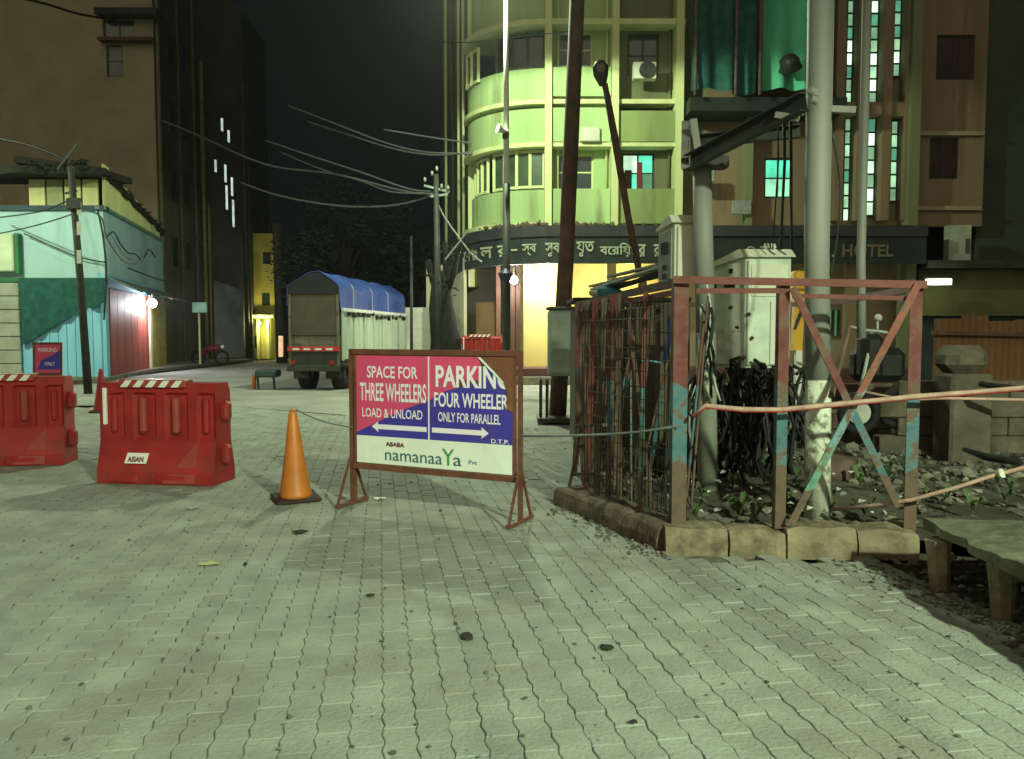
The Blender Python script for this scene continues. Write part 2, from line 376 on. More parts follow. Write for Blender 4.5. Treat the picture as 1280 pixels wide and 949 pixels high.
def jit(c):
    z = rnd.uniform(-.0025, .002) + .003*noise.noise(Vector((c.x*.5, c.y*.5, 3)))
    return Matrix.Translation((c.x, c.y, z - .004)) @ base @ Matrix.Rotation(rnd.uniform(-.012, .012), 4, 'Z') @ Matrix.Rotation(rnd.uniform(-.011, .011), 4, 'X') @ Matrix.Rotation(rnd.uniform(-.014, .014), 4, 'Y')
inv = Matrix.Translation(-bed.location)
for idx, (D, c) in enumerate(cells):
    if idx < 300:
        o = bpy.data.objects.new('paver', pme); col.objects.link(o); o.parent = bed; o.matrix_local = inv @ jit(c)
    else:
        M = jit(c); far.add([M @ Vector(q) for q in pv], pf)
fo = far.build('paver', paver_m); fl = fo.location.copy(); fo.parent = bed; fo.location = fl - bed.location; fo['kind'] = 'stuff'

# ------------------------------------------------------------------ street lamps (real lamps)
def add_spot(name, loc, e, c=LAMP_COL, size=165, blend=.35, r=.22, parent=None, tilt=(0, 0)):
    l = bpy.data.lights.new(name, 'SPOT'); l.energy = e; l.color = c; l.spot_size = R(size); l.spot_blend = blend if size < 170 else .12; l.shadow_soft_size = r
    o = bpy.data.objects.new(name, l); col.objects.link(o); o.location = loc; o.rotation_euler = (tilt[0], tilt[1], 0)
    if parent: o.parent = parent; o.location = Vector(loc) - ROOT[parent.name]
    return o
def add_point(name, loc, e, c, r=.1, parent=None):
    l = bpy.data.lights.new(name, 'POINT'); l.energy = e; l.color = c; l.shadow_soft_size = r
    o = bpy.data.objects.new(name, l); col.objects.link(o); o.location = loc
    if parent: o.parent = parent; o.location = Vector(loc) - ROOT[parent.name]
    return o
def street_lamp(x, y, h, arm, label, e, r0=.075, r1=.045, m=galv_m, mlow=None, tilt=(0,0), size=165):
    t = thing('street_lamp', label, 'street lamp', (x, y, 0))
    if mlow:
        MB().tube([(x,y,0),(x,y,4.8)], [r0*1.25, r0*1.1], 12).build('lower_pole', mlow, t, True)
        MB().tube([(x,y,4.8),(x,y,h+.05)], [r0*.9, r1], 12).build('pole', m, t, True)
    else: MB().tube([(x,y,0),(x,y,h+.05)], [r0, r1], 12).build('pole', m, t, True)
    ax, ay = arm
    hx, hy = x+ax, y+ay; d = Vector((ax, ay, 0)).normalized(); s = Vector((-d.y, d.x, 0))
    MB().tube([(x,y,h),(x+ax*.5,y+ay*.5,h+.14),(hx,hy,h+.12)], .03, 8).build('arm', m, t, True)
    hd = MB(); c = Vector((hx, hy, h+.10))
    hd.extr([c - s*.13, c + s*.13, c + s*.17 + d*.3, c + s*.12 + d*.62, c - s*.12 + d*.62, c - s*.17 + d*.3], (0,0,.09)); hd.build('lamp_head', dkst_m, t)
    c2 = c + d*.32 - Vector((0,0,.012))
    MB().extr([c2 - s*.11 - d*.18, c2 + s*.11 - d*.18, c2 + s*.11 + d*.2, c2 - s*.11 + d*.2], (0,0,.01)).build('lens', emat('street_lamp_lens', LAMP_COL, 60), t)
    add_spot('bulb', c2 - Vector((0,0,.06)), e, parent=t, tilt=tilt, size=size)
    return t
lp = P(633, 416, 18)
street_lamp(lp.x, 18, 9.75, (-.3, .05), 'tall slim street lamp pole, white above and dark below, before the curved hotel corner', 4600, mlow=dkst_m, m=white_m, size=177)
street_lamp(7.4, -6.3, 6.9, (-1.4, .8), 'street lamp standing behind the viewpoint over the paved forecourt', 12500)
street_lamp(-18.5, 15.5, 8.5, (1.2, 1.5), 'street lamp beside the turquoise shop, left of the view', 5500)

# fittings on the central lamp pole
t = thing('loudspeaker', 'small white loudspeaker clamped halfway up the central lamp pole', 'loudspeaker', P(628,165,17.85))
c = P(629,163,17.85)
MB().tube([c+Vector((-.12,-.06,.03)), c+Vector((.0,0,.0)), c+Vector((.1,.05,-.02))], [.11,.05,.04], 10).build('horn', white_m, t)
MB().box(c+Vector((-.02,-.02,-.16)), c+Vector((.12,.12,-.06))).build('bracket', dkst_m, t)
t = thing('lamp_hood', 'dark hooded floodlight on the central lamp pole at awning height', 'floodlight', P(632,345,17.8))
c = P(632,345,17.8)
MB().tube([c+Vector((0,0,.16)), c+Vector((0,0,.05)), c+Vector((0,0,-.12))], [.05,.17,.10], 10).build('hood', mat('dark_blue_metal',(.03,.03,.09),.5,.2,3), t)

# ------------------------------------------------------------------ red barricades
def make_barricade():
    t = thing('road_barricade', 'x', 'barricade', group='red plastic road barricades')
    Wd = 1.24
    b = MB()
    # body as stacked sections (half depth, z), with shallow vertical recesses on the upper part
    xs = [0, .03, .24, .27, .36, .39, .58, .61, .70, .73, .92, .95, 1.04, 1.07, 1.20, 1.24]
    def dep(x, z):
        if z > .97: return .115
        if z > .42:
            rec = any(a-.001 <= x <= c_+.001 for a, c_ in ((.06,.24),(.39,.58),(.73,.92),(1.07,1.2)))
            return .115 if rec and .46 < z < .90 else .15
        return .15 + (.42-z)/.30*.07 if z > .12 else .22
    zs = [0, .12, .27, .42, .47, .50, .88, .91, .975, 1.0]
    for sgn in (-1, 1):
        o = len(b.v); n = len(xs)
        for z in zs:
            for x in xs: b.v.append(Vector((x, sgn*dep(x if 0 < x < Wd else x, z), z)))
        for k in range(len(zs)-1):
            for i in range(n-1):
                f = (o+k*n+i, o+k*n+i+1, o+(k+1)*n+i+1, o+(k+1)*n+i); b.f.append(f if sgn < 0 else f[::-1])
    n = len(xs); h = len(zs)*n
    for k in range(len(zs)-1): b.f += [(k*n, (k+1)*n, h+(k+1)*n, h+k*n), (k*n+n-1, h+k*n+n-1, h+(k+1)*n+n-1, (k+1)*n+n-1)]
    for i in range(n-1): b.f.append(((len(zs)-1)*n+i, (len(zs)-1)*n+i+1, h+(len(zs)-1)*n+i+1, h+(len(zs)-1)*n+i))
    b.build('body', red_m, t)
    for x in (.47, .82):   # proud pale ribs
        MB().bbox((x-.035,-.185,.50),(x+.035,-.10,.86), .022).build('rib', redlt_m, t)
    for x in (.15, 1.13): MB().bbox((x-.03,-.165,.50),(x+.03,-.10,.86), .02).build('rib', red_m, t)
    for x in (.10, .62):  # base feet pockets
        MB().bbox((x,-.232,.0),(x+.34,-.16,.10), .02).build('foot', red_m, t)
    MB().extr([(.70,-.238,.015),(1.05,-.238,.015),(1.05,-.160,.42)], (.0,.09,0)).build('gusset', redlt_m, t)
    for z, sx in ((.18,1),(.62,1),(.30,0),(.74,0)):
        c = Wd if sx else 0
        MB().bbox((c-.02 if sx else -.075,-.06,z),(c+.075 if sx else .02,.06,z+.2), .03).build('coupling_lug', red_m, t)
    # top reflective strip: red and white stripes
    p = MB().bbox((.22,-.165,.955),(.93,.0,1.035), .01).build('top_plate', redlt_m, t)
    for i in range(5):
        x = .27 + i*.135
        MB().extr([(x-.03,-.1685,.960),(x+.045,-.1685,.960),(x+.10,-.1685,1.028),(x+.03,-.1685,1.028)], (0,.003,0)).build('stripe', refl_m, p)
        MB().extr([(x+.03,-.155,1.0355),(x+.10,-.155,1.0355),(x+.13,-.01,1.0355),(x+.06,-.01,1.0355)], (0,0,.002)).build('stripe', refl_m, p)
    MB().bbox((.045,-.175,.58),(.085,-.14,.95), .008).build('reflector', refl_m, t)
    sk = MB(); sk.extr([(.30,-.222,.205),(.53,-.222,.205),(.545,-.192,.305),(.32,-.192,.305)], (0,.012,0)); st = sk.build('sticker', refl_m, t)
    text_mesh('ASIAN', maroon_m, st, (.335,-.222,.22), (1,0,0), Vector((0,.29,.95)).normalized(), .17, .055, bold=.03, lift=.004)
    return t
bar = make_barricade(); bar.location = (-4.12, 8.15, 0); bar.rotation_euler = (0, 0, R(-8))
bar['label'] = 'red plastic barricade with white sticker and striped top, right beside the orange cone'
b2 = dup(bar); b2.location = (-6.36, 9.05, 0); b2.rotation_euler = (0, 0, R(9)); b2['label'] = 'red plastic barricade cut off by the left edge of the photo'
b3 = dup(bar); b3.location = (X(578,22.2), 22.3, .5); b3.scale = (.88,.9,.92); b3['label'] = 'distant red barricade at the hotel entrance, above the sign board'

# ------------------------------------------------------------------ cones
def make_cone(h=.80, r=.14):
    t = thing('traffic_cone', 'x', 'traffic cone', group='traffic cones')
    b = MB(); b.bbox((-.2,-.2,0),(.2,.2,.035), .015); b.build('base', rub_m, t)
    MB().tube([(0,0,.03),(0,0,.06),(0,0,h*.5),(0,0,h-.02),(0,0,h)], [r*1.08, r, r*.62, r*.27, r*.2], 24).build('shell', orange_m, t, True)
    MB().tube([(0,0,h-.001),(0,0,h+.02)], [r*.22, r*.17], 16).build('tip', orange_m, t, True)
    return t
cn = make_cone(); q = P(375, 624, 7.25); cn.location = (q.x-.01, 7.15, 0); cn.rotation_euler = (R(2), R(-1.5), R(25)); cn['label'] = 'orange traffic cone standing left of the parking sign board'
c2 = dup(cn); c2.location = (X(121,15), 15.1, 0); c2.rotation_euler = (0,0,.3); c2['label'] = 'small red cone behind the two near barricades'
for ch in c2.children:
    if ch.name.startswith(('shell', 'tip')): ch.data = ch.data.copy(); ch.data.materials[0] = red_m

# ------------------------------------------------------------------ parking sign board
def sign_board():
    t = thing('parking_sign', 'wide pink and blue parking sign board on a brown iron stand', 'sign board')
    Wd, T, B = 1.63, 1.36, .375
    fw = .045
    # frame: local x along the board, -y towards the viewer
    MB().angle((0,0,.02),(0,0,T), fw, face=(0,-1,0), side=-1).build('post', frame_m, t)
    MB().angle((Wd,0,.02),(Wd,0,T), fw, face=(0,-1,0)).build('post', frame_m, t)
    for z, n_ in ((T-.022, 'top_rail'), (B-.03, 'bottom_rail')): MB().beam((fw/2,-.006,z),(Wd-fw/2,-.006,z), .02, .045).build(n_, frame_m, t)
    for x in (fw*1.1, Wd-fw*1.1): MB().beam((x,.0,B),(x,.0,T-.05), .03, .02).build('side_rail', frame_m, t)
    for x in (0, Wd):
        MB().beam((x,-.22,.02),(x,.22,.02), .035, .03).build('foot_bar', frame_m, t)
        for s in (-1, 1): MB().beam((x, s*.20,.03),(x, s*.02,.42), .018, .018).build('strut', frame_m, t)
    x0, x1, z0, z1 = .06, Wd-.06, B+.005, T-.055
    pw, ph = x1-x0, z1-z0
    def q(u, v, y=-.012): return Vector((x0+u*pw, y, z1-v*ph))
    MB().box((x0-.02,-.004,z0-.01),(x1+.02,.004,z1+.01)).build('backing_sheet', torn_m, t)
    MB().extr([q(0,0,-.008), q(0,.745,-.008), q(.67,.745,-.008), q(.67,.2,-.008), q(.82,.2,-.008), q(.805,0,-.008)], (0,.003,0)).build('pink_panel', pink_m, t)
    MB().extr([q(0,.72,-.0105), q(.0,.745,-.0105), q(1,.745,-.0105), q(1,.46,-.0105), q(.965,.44,-.0105), q(.975,.30,-.0105), q(.95,.235,-.0105), q(.90,.17,-.0105), q(.86,.10,-.0105), q(.835,.05,-.0105), q(.80,.22,-.0105), q(.70,.262,-.0105), q(.60,.30,-.0105), q(.48,.40,-.0105), q(.37,.46,-.0105), q(.25,.54,-.0105), q(.15,.61,-.0105)], (0,.0025,0)).build('blue_panel', blue_m, t)
    MB().extr([q(0,.745,-.0095), q(0,1,-.0095), q(1,1,-.0095), q(1,.745,-.0095)], (0,.003,0)).build('white_panel', bwht_m, t)
    MB().extr([q(.796,0,-.0195), q(.855,.088,-.0195), q(.903,.158,-.0195), q(.945,.222,-.0195), q(.953,.215,-.0195), q(.912,.146,-.0195), q(.868,.082,-.0195), q(.812,.0,-.0195)], (0,.001,0)).build('peeling_edge', bwht_m, t)
    MB().box(q(.486,.745,-.0145), q(.494,0,-.0115)).build('divider', lett_m, t)
    def T_(s, u0, u1, v0, v1, m=lett_m, bold=.018): text_mesh(s, m, t, q(u0, v1, -.0135), (1,0,0), (0,0,1), (u1-u0)*pw, (v1-v0)*ph, bold=bold, lift=.001)
    T_('SPACE FOR', .08, .42, .095, .205); T_('THREE WHEELERS', .03, .475, .25, .42, bold=.02); T_('LOAD & UNLOAD', .045, .45, .485, .57, bold=.012)
    T_('PARKING', .535, .985, .075, .27, bold=.03); T_('FOUR WHEELERS', .525, 1.0, .315, .445, bold=.02); T_('ONLY FOR PARALLEL', .55, .93, .49, .575, bold=.014)
    MB().extr([q(.806,0,-.0175), q(.865,.085,-.0175), q(.91,.15,-.0175), q(.95,.215,-.0175), q(.968,.30,-.0175), q(.966,.44,-.0175), q(1.004,.46,-.0175), q(1.004,-.004,-.0175)], (0,.0015,0)).build('torn_corner', torn_m, t, label='bare brown corner where the print has torn away')
    T_('D.T.P.', .875, .98, .70, .738, bold=.012)
    T_('ABABA', .205, .33, .79, .83, maroon_m, .03); T_('namanaa', .20, .575, .885, .96, teal_m, .0); T_('a', .645, .695, .885, .96, teal_m, .0)
    T_('Y', .575, .65, .815, .96, green_m, .0); T_('Pvt', .74, .79, .90, .935, teal_m, 0)
    for (a, b, s) in ((.475, .11, -1), (.51, .86, 1)):
        vm = .655
        MB().extr([q(a, vm-.022,-.0135), q(b-s*.04, vm-.022,-.0135), q(b-s*.045, vm-.05,-.0135), q(b, vm,-.0135), q(b-s*.045, vm+.05,-.0135), q(b-s*.04, vm+.022,-.0135), q(a, vm+.022,-.0135)][::1], (0,.002,0)).build('arrow', lett_m, t)
    return t
sg = sign_board(); sg.location = (-1.40, 6.94, 0); sg.rotation_euler = (0, 0, math.atan2(6.22-6.94, .07+1.40))

# small distant copy-like sign board near the shop
t = thing('small_sign', 'small pink and blue sign board leaning before the turquoise shop, behind the left barricade', 'sign board')
def q_(px, py, D=15.6): return P(px, py, D)
MB().extr([q_(41,428), q_(77,428), q_(77,470), q_(41,470)], (0,.03,0)).build('frame', frame_m, t)
MB().extr([q_(44,431,15.58), q_(75,431,15.58), q_(75,466,15.58), q_(44,466,15.58)], (0,.01,0)).build('pink_panel', pink_m, t)
MB().extr([q_(75,438,15.565), q_(75,462,15.565), q_(47,462,15.565), q_(52,450,15.565), q_(64,445,15.565)], (0,.01,0)).build('blue_panel', blue_m, t)
for a, b in ((43,'l'),(74,'r')): MB().beam(q_(a,468), Vector((q_(a,468).x, 15.7, 0)), .03, .03).build('leg', frame_m, t)
text_mesh('PARKING', lett_m, t, q_(48,440,15.56), (1,0,0), (0,0,1), .36, .08)
text_mesh('ONLY', lett_m, t, q_(56,457,15.56), (1,0,0), (0,0,1), .2, .07)

# ------------------------------------------------------------------ cage, kerb, poles, boxes
Acor, Bcor, Ccor = Vector((1.16,5.50,0)), Vector((2.72,5.40,0)), Vector((.53,6.95,0))
Fcor = Vector((.75, 9.4, 0)); Ecor = Vector((3.3, 8.6, 0))
plot = struct('rubble_plot', MB().add([(1.12,5.5,.08),(2.75,5.42,.08),(4.2,5.0,.06),(9,5,.05),(12,8,.05),(12,10.4,.05),(.92,11,.05),(.62,7,.08)], [tuple(range(8))]), dirt_m)
kb = thing('kerb', 'broken concrete kerb around the foot of the iron cage', 'kerb', (1.1,5.5,0))
def kerb_run(a, b, n, m, zt, wd=.2, seed=0):
    a = Vector(a); b = Vector(b); d = (b-a).normalized(); s = Vector((-d.y, d.x, 0)); L_ = (b-a).length; x = 0
    for i in range(n):
        l = L_/n*rnd.uniform(.85,1.15) if i < n-1 else L_-x
        l = min(l, L_-x)
        if l < .05: break
        mb = MB(); k = 6; jz = rnd.uniform(-.02,.015); jo = rnd.uniform(-.02,.02)
        vs = []; fs = []
        for j in range(k+1):
            u = x + .008 + (l-.016)*j/k; e = min(j, k-j)
            for (o_, z) in ((-.02, -.03), (-.02, zt*.5), (0, zt-.02), (.02, zt), (wd-.03, zt), (wd, zt-.025), (wd, -.03)):
                nn = noise.noise(Vector((a.x+u*5, o_*8+seed, z*9)))*.02
                c = .012 if e == 0 else 0
                p = a + d*(u) + s*(o_+jo+nn) ; vs.append((p.x, p.y, z + (jz+nn - c if z > 0 else 0)))
        for j in range(k):
            for i2 in range(6): fs.append((j*7+i2, (j+1)*7+i2, (j+1)*7+i2+1, j*7+i2+1))
        fs += [tuple(range(7)), tuple(reversed(range(k*7, k*7+7)))]
        mb.add(vs, fs).build('kerb_stone', m, kb); x += l
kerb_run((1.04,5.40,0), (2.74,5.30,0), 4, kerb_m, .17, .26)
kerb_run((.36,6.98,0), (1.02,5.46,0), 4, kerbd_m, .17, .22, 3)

cage = thing('iron_cage', 'rusty red and blue painted iron cage around the transformer poles', 'cage', (1.9,6.5,.1))
H = 1.87
def cpost(p, top, w=.075, m=post_m, lean=(0,0), n_='post', face=(0,-1,0), side=1):
    MB().angle((p[0],p[1],p[2] if len(p) > 2 else .12), (p[0]+lean[0],p[1]+lean[1],top), w, .008, face=face, side=side).build(n_, m, cage)
cpost((Acor.x,Acor.y,.15), H, .10); cpost((1.85,5.45,.15), H-.01, .072); cpost((Bcor.x,Bcor.y,.14), H-.04, .085, side=-1)
def crail(a, b, w=.06, m=rail_m, n_='rail'): MB().beam(a, b, w*.5, w).build(n_, m, cage)
crail((Acor.x-.06,5.47,H-.01), (Bcor.x+.05,5.37,H-.05), .05)
crail((Acor.x+.1,5.5,H-.085), (1.83,5.46,H-.085), .035)
crail((1.9,5.44,H-.12), (Bcor.x-.05,5.39,H-.14), .03)
# X brace in the right bay
for a, b, m_ in (((1.89,5.405,1.80),(2.62,5.36,.32),post_m), ((2.70,5.35,1.82),(1.90,5.385,.20),post2_m)):
    MB().beam(a, b, .05, .012, up=(0,1,0)).build('brace', m_, cage)
MB().beam((2.2,5.5,1.05),(2.35,5.6,1.55), .03,.03).build('brace', bars_m, cage)
# left side: receding rails and leaning bars
crail((Acor.x,Acor.y+.06,H-.02), (.74,9.3,H-.05), .06, bars_m); crail((Acor.x-.02,Acor.y+.06,H-.09), (.72,8.4,H-.13), .04, rail_m)
crail((.545,6.95,.98-.30),(.95,6.99,.70), .03, bars_m); crail((.53,6.95,.26),(.9,6.96,.27), .03, bars_m)
MB().tube([(.50,6.93,.16),(.56,6.95,.42),(.60,6.97,.68)], .014, 6).build('hoop', bars_m, cage, True)
bars = [((.965,6.0),(.05,.10),H-.06,.04,post2_m),((.86,6.35),(.02,.3),H-.05,.045,bars_m),((.80,6.6),(.06,.25),H-.05,.05,post_m),((.72,6.75),(.10,.4),H-.06,.055,bars_m),
        ((.66,7.1),(.12,.4),H-.06,.06,rail_m),((.70,7.5),(.05,.5),H-.05,.05,bars_m),((.62,7.9),(.12,.3),H-.05,.06,bars_m),((.68,8.4),(.03,.3),H-.05,.05,post_m),
        ((1.06,5.9),(-.12,.6),H-.2,.03,bars_m),((.92,6.9),(-.1,.3),1.7,.03,bars_m),((1.05,7.3),(-.22,.2),1.75,.04,bars_m),((.85,7.9),(-.2,.3),1.8,.04,bars_m),
        ((1.25,8.0),(.0,.3),1.8,.05,bars_m),((1.02,6.15),(.11,-.25),1.2,.028,post_m),((1.1,8.6),(-.1,0),1.85,.06,bars_m),((1.6,8.8),(.0,0),1.8,.06,bars_m)]
for (x,y),(lx,ly),zt,w_,m_ in bars: cpost((x,y,.1), zt, w_, m_, (lx,ly), 'bar', face=(-.6,-.8,0))
for (x,y) in ((3.25,8.5),(2.4,8.7)): cpost((x,y,.1), 1.85, .07, bars_m, n_='post')
crail((1.1,8.65,1.8),(3.3,8.5,1.8), .05, bars_m)
crail((Bcor.x,Bcor.y+.05,H-.07),(3.3,8.5,1.8), .05, rail_m)
for k in range(3): MB().tube([(.98,6.02,1.27),(1.0+.05*k,6.1,1.30),(1.14,6.15,1.27)], .006, 5).build('tie_wire', mat('blue_tie_wire',(.10,.35,.4),.6,.2,4), cage) if k == 0 else None

for i in range(16):
    y = rnd.uniform(5.9,8.6); x = max(.78, 1.2 - (y-5.5)*.28) + rnd.uniform(.0,.35)
    MB().tube([(x,y,.1),(x+rnd.uniform(-.06,.3),y+rnd.uniform(-.2,.3),rnd.uniform(1.2,1.85))], rnd.uniform(.009,.018), 6).build('rod', rnd.choice([bars_m,dkst_m,post_m]), cage)
ms = MB()
for i in range(26): u=i/25; a=Vector((1.12,5.62,0)).lerp(Vector((.62,7.0,0)),u); ms.tube([a+Vector((0,0,.2)), a+Vector((.02*math.sin(i),0,1.0)), a+Vector((0,0,1.75))], .0035, 4)
for k in range(16): z=.2+k*.10; ms.tube([(1.12,5.62,z),(.88,6.3,z+.02*math.sin(k*2)),(.62,7.0,z)], .0035, 4)
mo = ms.build('wire_mesh', dkst_m, cage); mo['kind'] = 'stuff'
for x, y, a, l, w_, m_, lb in ((2.05,9.0,.3,1.5,.10,bars_m,'long brown plank leaning behind the wide electrical box'),(2.75,9.3,-.25,1.6,.12,wood_m,'wide reddish plank leaning to the left behind the thick steel pole'),
        (3.15,9.0,.35,1.1,.08,dkst_m,'short dark plank leaning to the right beside the parked scooter'),(3.45,9.9,-.3,1.4,.07,bars_m,'narrow plank leaning against the low wall at the right cage post')):
    tag(MB().beam((x,y,.1),(x+a,y+.35,.1+l), w_, .025, up=(0,1,0)).build('plank', m_), lb, 'plank', 'planks leaning behind the cage')
for (x,y,s_,m_,lb_) in ((2.2,8.3,.26,'dull grey sack slumped in the rubble behind the thick pole','a'),(3.1,7.6,.22,'brownish sack lying right of the cage near the low wall','b'),(1.45,7.9,.24,'dark sack slumped at the foot of the rusty kiosk','c')):
    tag(MB().blob((x,y,.22), s_, 2, .35, .7).build('sack', {'a':conc_m,'b':bars_m,'c':dkst_m}[lb_], None, True), m_, 'sack')
wd = MB()
for i in range(60):
    cx_ = rnd.uniform(1.2,2.7) if i < 40 else rnd.uniform(2.9,5); cy_ = rnd.uniform(5.65,8); 
    for k in range(5):
        a = rnd.uniform(0,6.28); h_ = rnd.uniform(.05,.16); q = Vector((cx_,cy_,.14)); d_ = Vector((math.cos(a),math.sin(a),0)); s_ = Vector((-d_.y,d_.x,0))*.012
        wd.add([q-s_, q+s_, q+d_*h_*.6+s_*1.4+Vector((0,0,h_)), q+d_*h_+Vector((0,0,h_*.8)), q+d_*h_*.6-s_*1.4+Vector((0,0,h_))], [(0,1,2,4),(4,2,3)])
tag(wd.build('weeds', mat('weed_leaf',(.06,.10,.035),.7,.4,3,bump=0,island=.4)), 'small weeds sprouting between the rubble', 'weeds', kind='stuff')

# poles
def pole(name, label, pts, rs, m, n=16): return tag(MB().tube(pts, rs, n).build(name, m, None, True), label, 'pole')
D1 = 5.95
tp = thing('steel_pole', 'thick pale steel tube pole in front, running out of the top of the photo', 'pole', (X(1026,D1),D1,.1))
MB().tube([(X(1027,D1),D1,.08),(X(1024,D1),D1,1.15)], [.094,.092], 20).build('painted_foot', flake_m, tp, True, 'flaking whitewashed lower part')
MB().tube([(X(1024,D1),D1,1.151),(X(1018,D1),D1,2.2),(X(1014,D1),D1,6.5)], [.088,.087,.092], 20).build('shaft', galv_m, tp, True)
MB().tube([(X(1043,D1),D1+.09,1.0),(X(1036,D1),D1+.09,2.1),(X(1034,D1),D1+.09,6.5)], .026, 10).build('conduit', galv_m, tp, True)
D2 = 6.9
tp2 = thing('steel_pole', 'shorter steel pole behind, carrying the far end of the channel beams', 'pole', (X(885,D2),D2,.08))
MB().tube([(X(888,D2),D2,.05),(X(882,D2),D2,1.5)], [.088,.085], 16).build('painted_foot', mat('grimy_pole_paint',(.20,.22,.17),.8,.35,4,c2=(.35,.38,.3),c2scale=5,c2amt=.4), tp2, True)
MB().tube([(X(882,D2),D2,1.501),(X(874,D2),D2,3.0)], [.082,.08], 16).build('shaft', galv_m, tp2, True)
MB().tube([(X(884,D2)-.0,D2-.1,.9),(X(877,D2)+.0,D2-.1,1.35)], .035, 10).build('collar', flake_m, tp2, True)
pole('thin_pole', 'thin pale conduit pole right of the thick steel pole', [(X(1077,7.6),7.6,1.45),(X(1074,7.6),7.6,2.2),(X(1072,7.6),7.6,7.5)], [.042,.04,.045], galv_m)
pole('rusty_pole', 'leaning dark rust brown pole in front of the hotel sign', [(X(697,13.6),13.6,0),(X(708,13.6),13.6,3.0),(X(727,13.6),13.6,9.6)], [.15,.13,.12], rust_m)
t = thing('leaning_lamp_post', 'dark unlit leaning lamp post with a round head beside the rusty pole', 'lamp post', P(792,310,12))
MB().tube([P(800,345,12),P(785,270,12),P(768,170,12),P(756,105,12)], [.05,.05,.055,.045], 10).build('post', rust_m, t, True)
a = P(751,90,12)
MB().tube([a+Vector((.03,0,-.2)),a+Vector((0,-.02,-.05)),a+Vector((-.01,-.05,.06)),a+Vector((-.02,-.06,.14))], [.05,.11,.12,.06], 12).build('lamp_head', dkst_m, t, True)
MB().blob(a+Vector((-.01,-.12,.02)), .075, 2, .05).build('lens', mat('dull_lens',(.2,.18,.12),.4,.2,5), t, True)

# channel beams between the two poles
def channel(a, b, hgt, wd, m, par, n_='channel'):
    a = Vector(a); b = Vector(b); d = (b-a).normalized(); s = d.cross(Vector((0,0,1))).normalized()
    mb = MB(); mb.beam(a, b, .01, hgt)
    for z in (-1, 1): mb.beam(a + s*wd/2 + Vector((0,0,z*(hgt/2-.005))), b + s*wd/2 + Vector((0,0,z*(hgt/2-.005))), wd, .01)
    return mb.build(n_, m, par)
ca = thing('channel_beams', 'dark steel channel beams bolted between the two steel poles', 'steel beams', P(930,160,6.4))
channel(P(862,205,6.75), P(1008,128,5.8), .13, .07, dkst_m, ca)
channel(P(868,178,7.15), P(1000,165,6.9), .11, .07, dkst_m, ca)
channel(P(862,158,7.3), P(862,203,6.7), .10, .07, galv_m, ca)
MB().box(P(858,208,6.78), P(905,200,6.95)).build('plate', dkst_m, ca)
MB().beam(P(866,150,7), P(873,200,6.95), .06,.06).build('bracket', galv_m, ca)
for (a, b, c, d) in ((978,136,1004,140),(970,144,998,148),(1020,136,1070,138)):
    MB().beam(P(a,b,6.0), P(c,d,5.9), .05,.045).build('clamp_bar', galv_m, ca)
MB().tube([P(1012,112,5.8),P(1020,118,5.82)], .03, 10).build('bolt', galv_m, ca)
MB().tube([P(1013,123,5.8),P(1021,127,5.82)], .025, 10).build('bolt', galv_m, ca)
for i, (x0_, x1_) in enumerate(((972,966),(980,976),(988,990))):
    tag(MB().tube([P(x0_,145,6.3),P(x0_+1,200,6.5),P((x0_+x1_)/2,260,6.8),P(x1_,312,7.0)], .012 if i else .006, 6).build('drop_cable', blk_m, None, True),
        ['thin wire dropping from the channel beams to the wide box','middle black cable dropping behind the beams to the wide box','right black cable hanging beside the wide box'][i], 'cable')

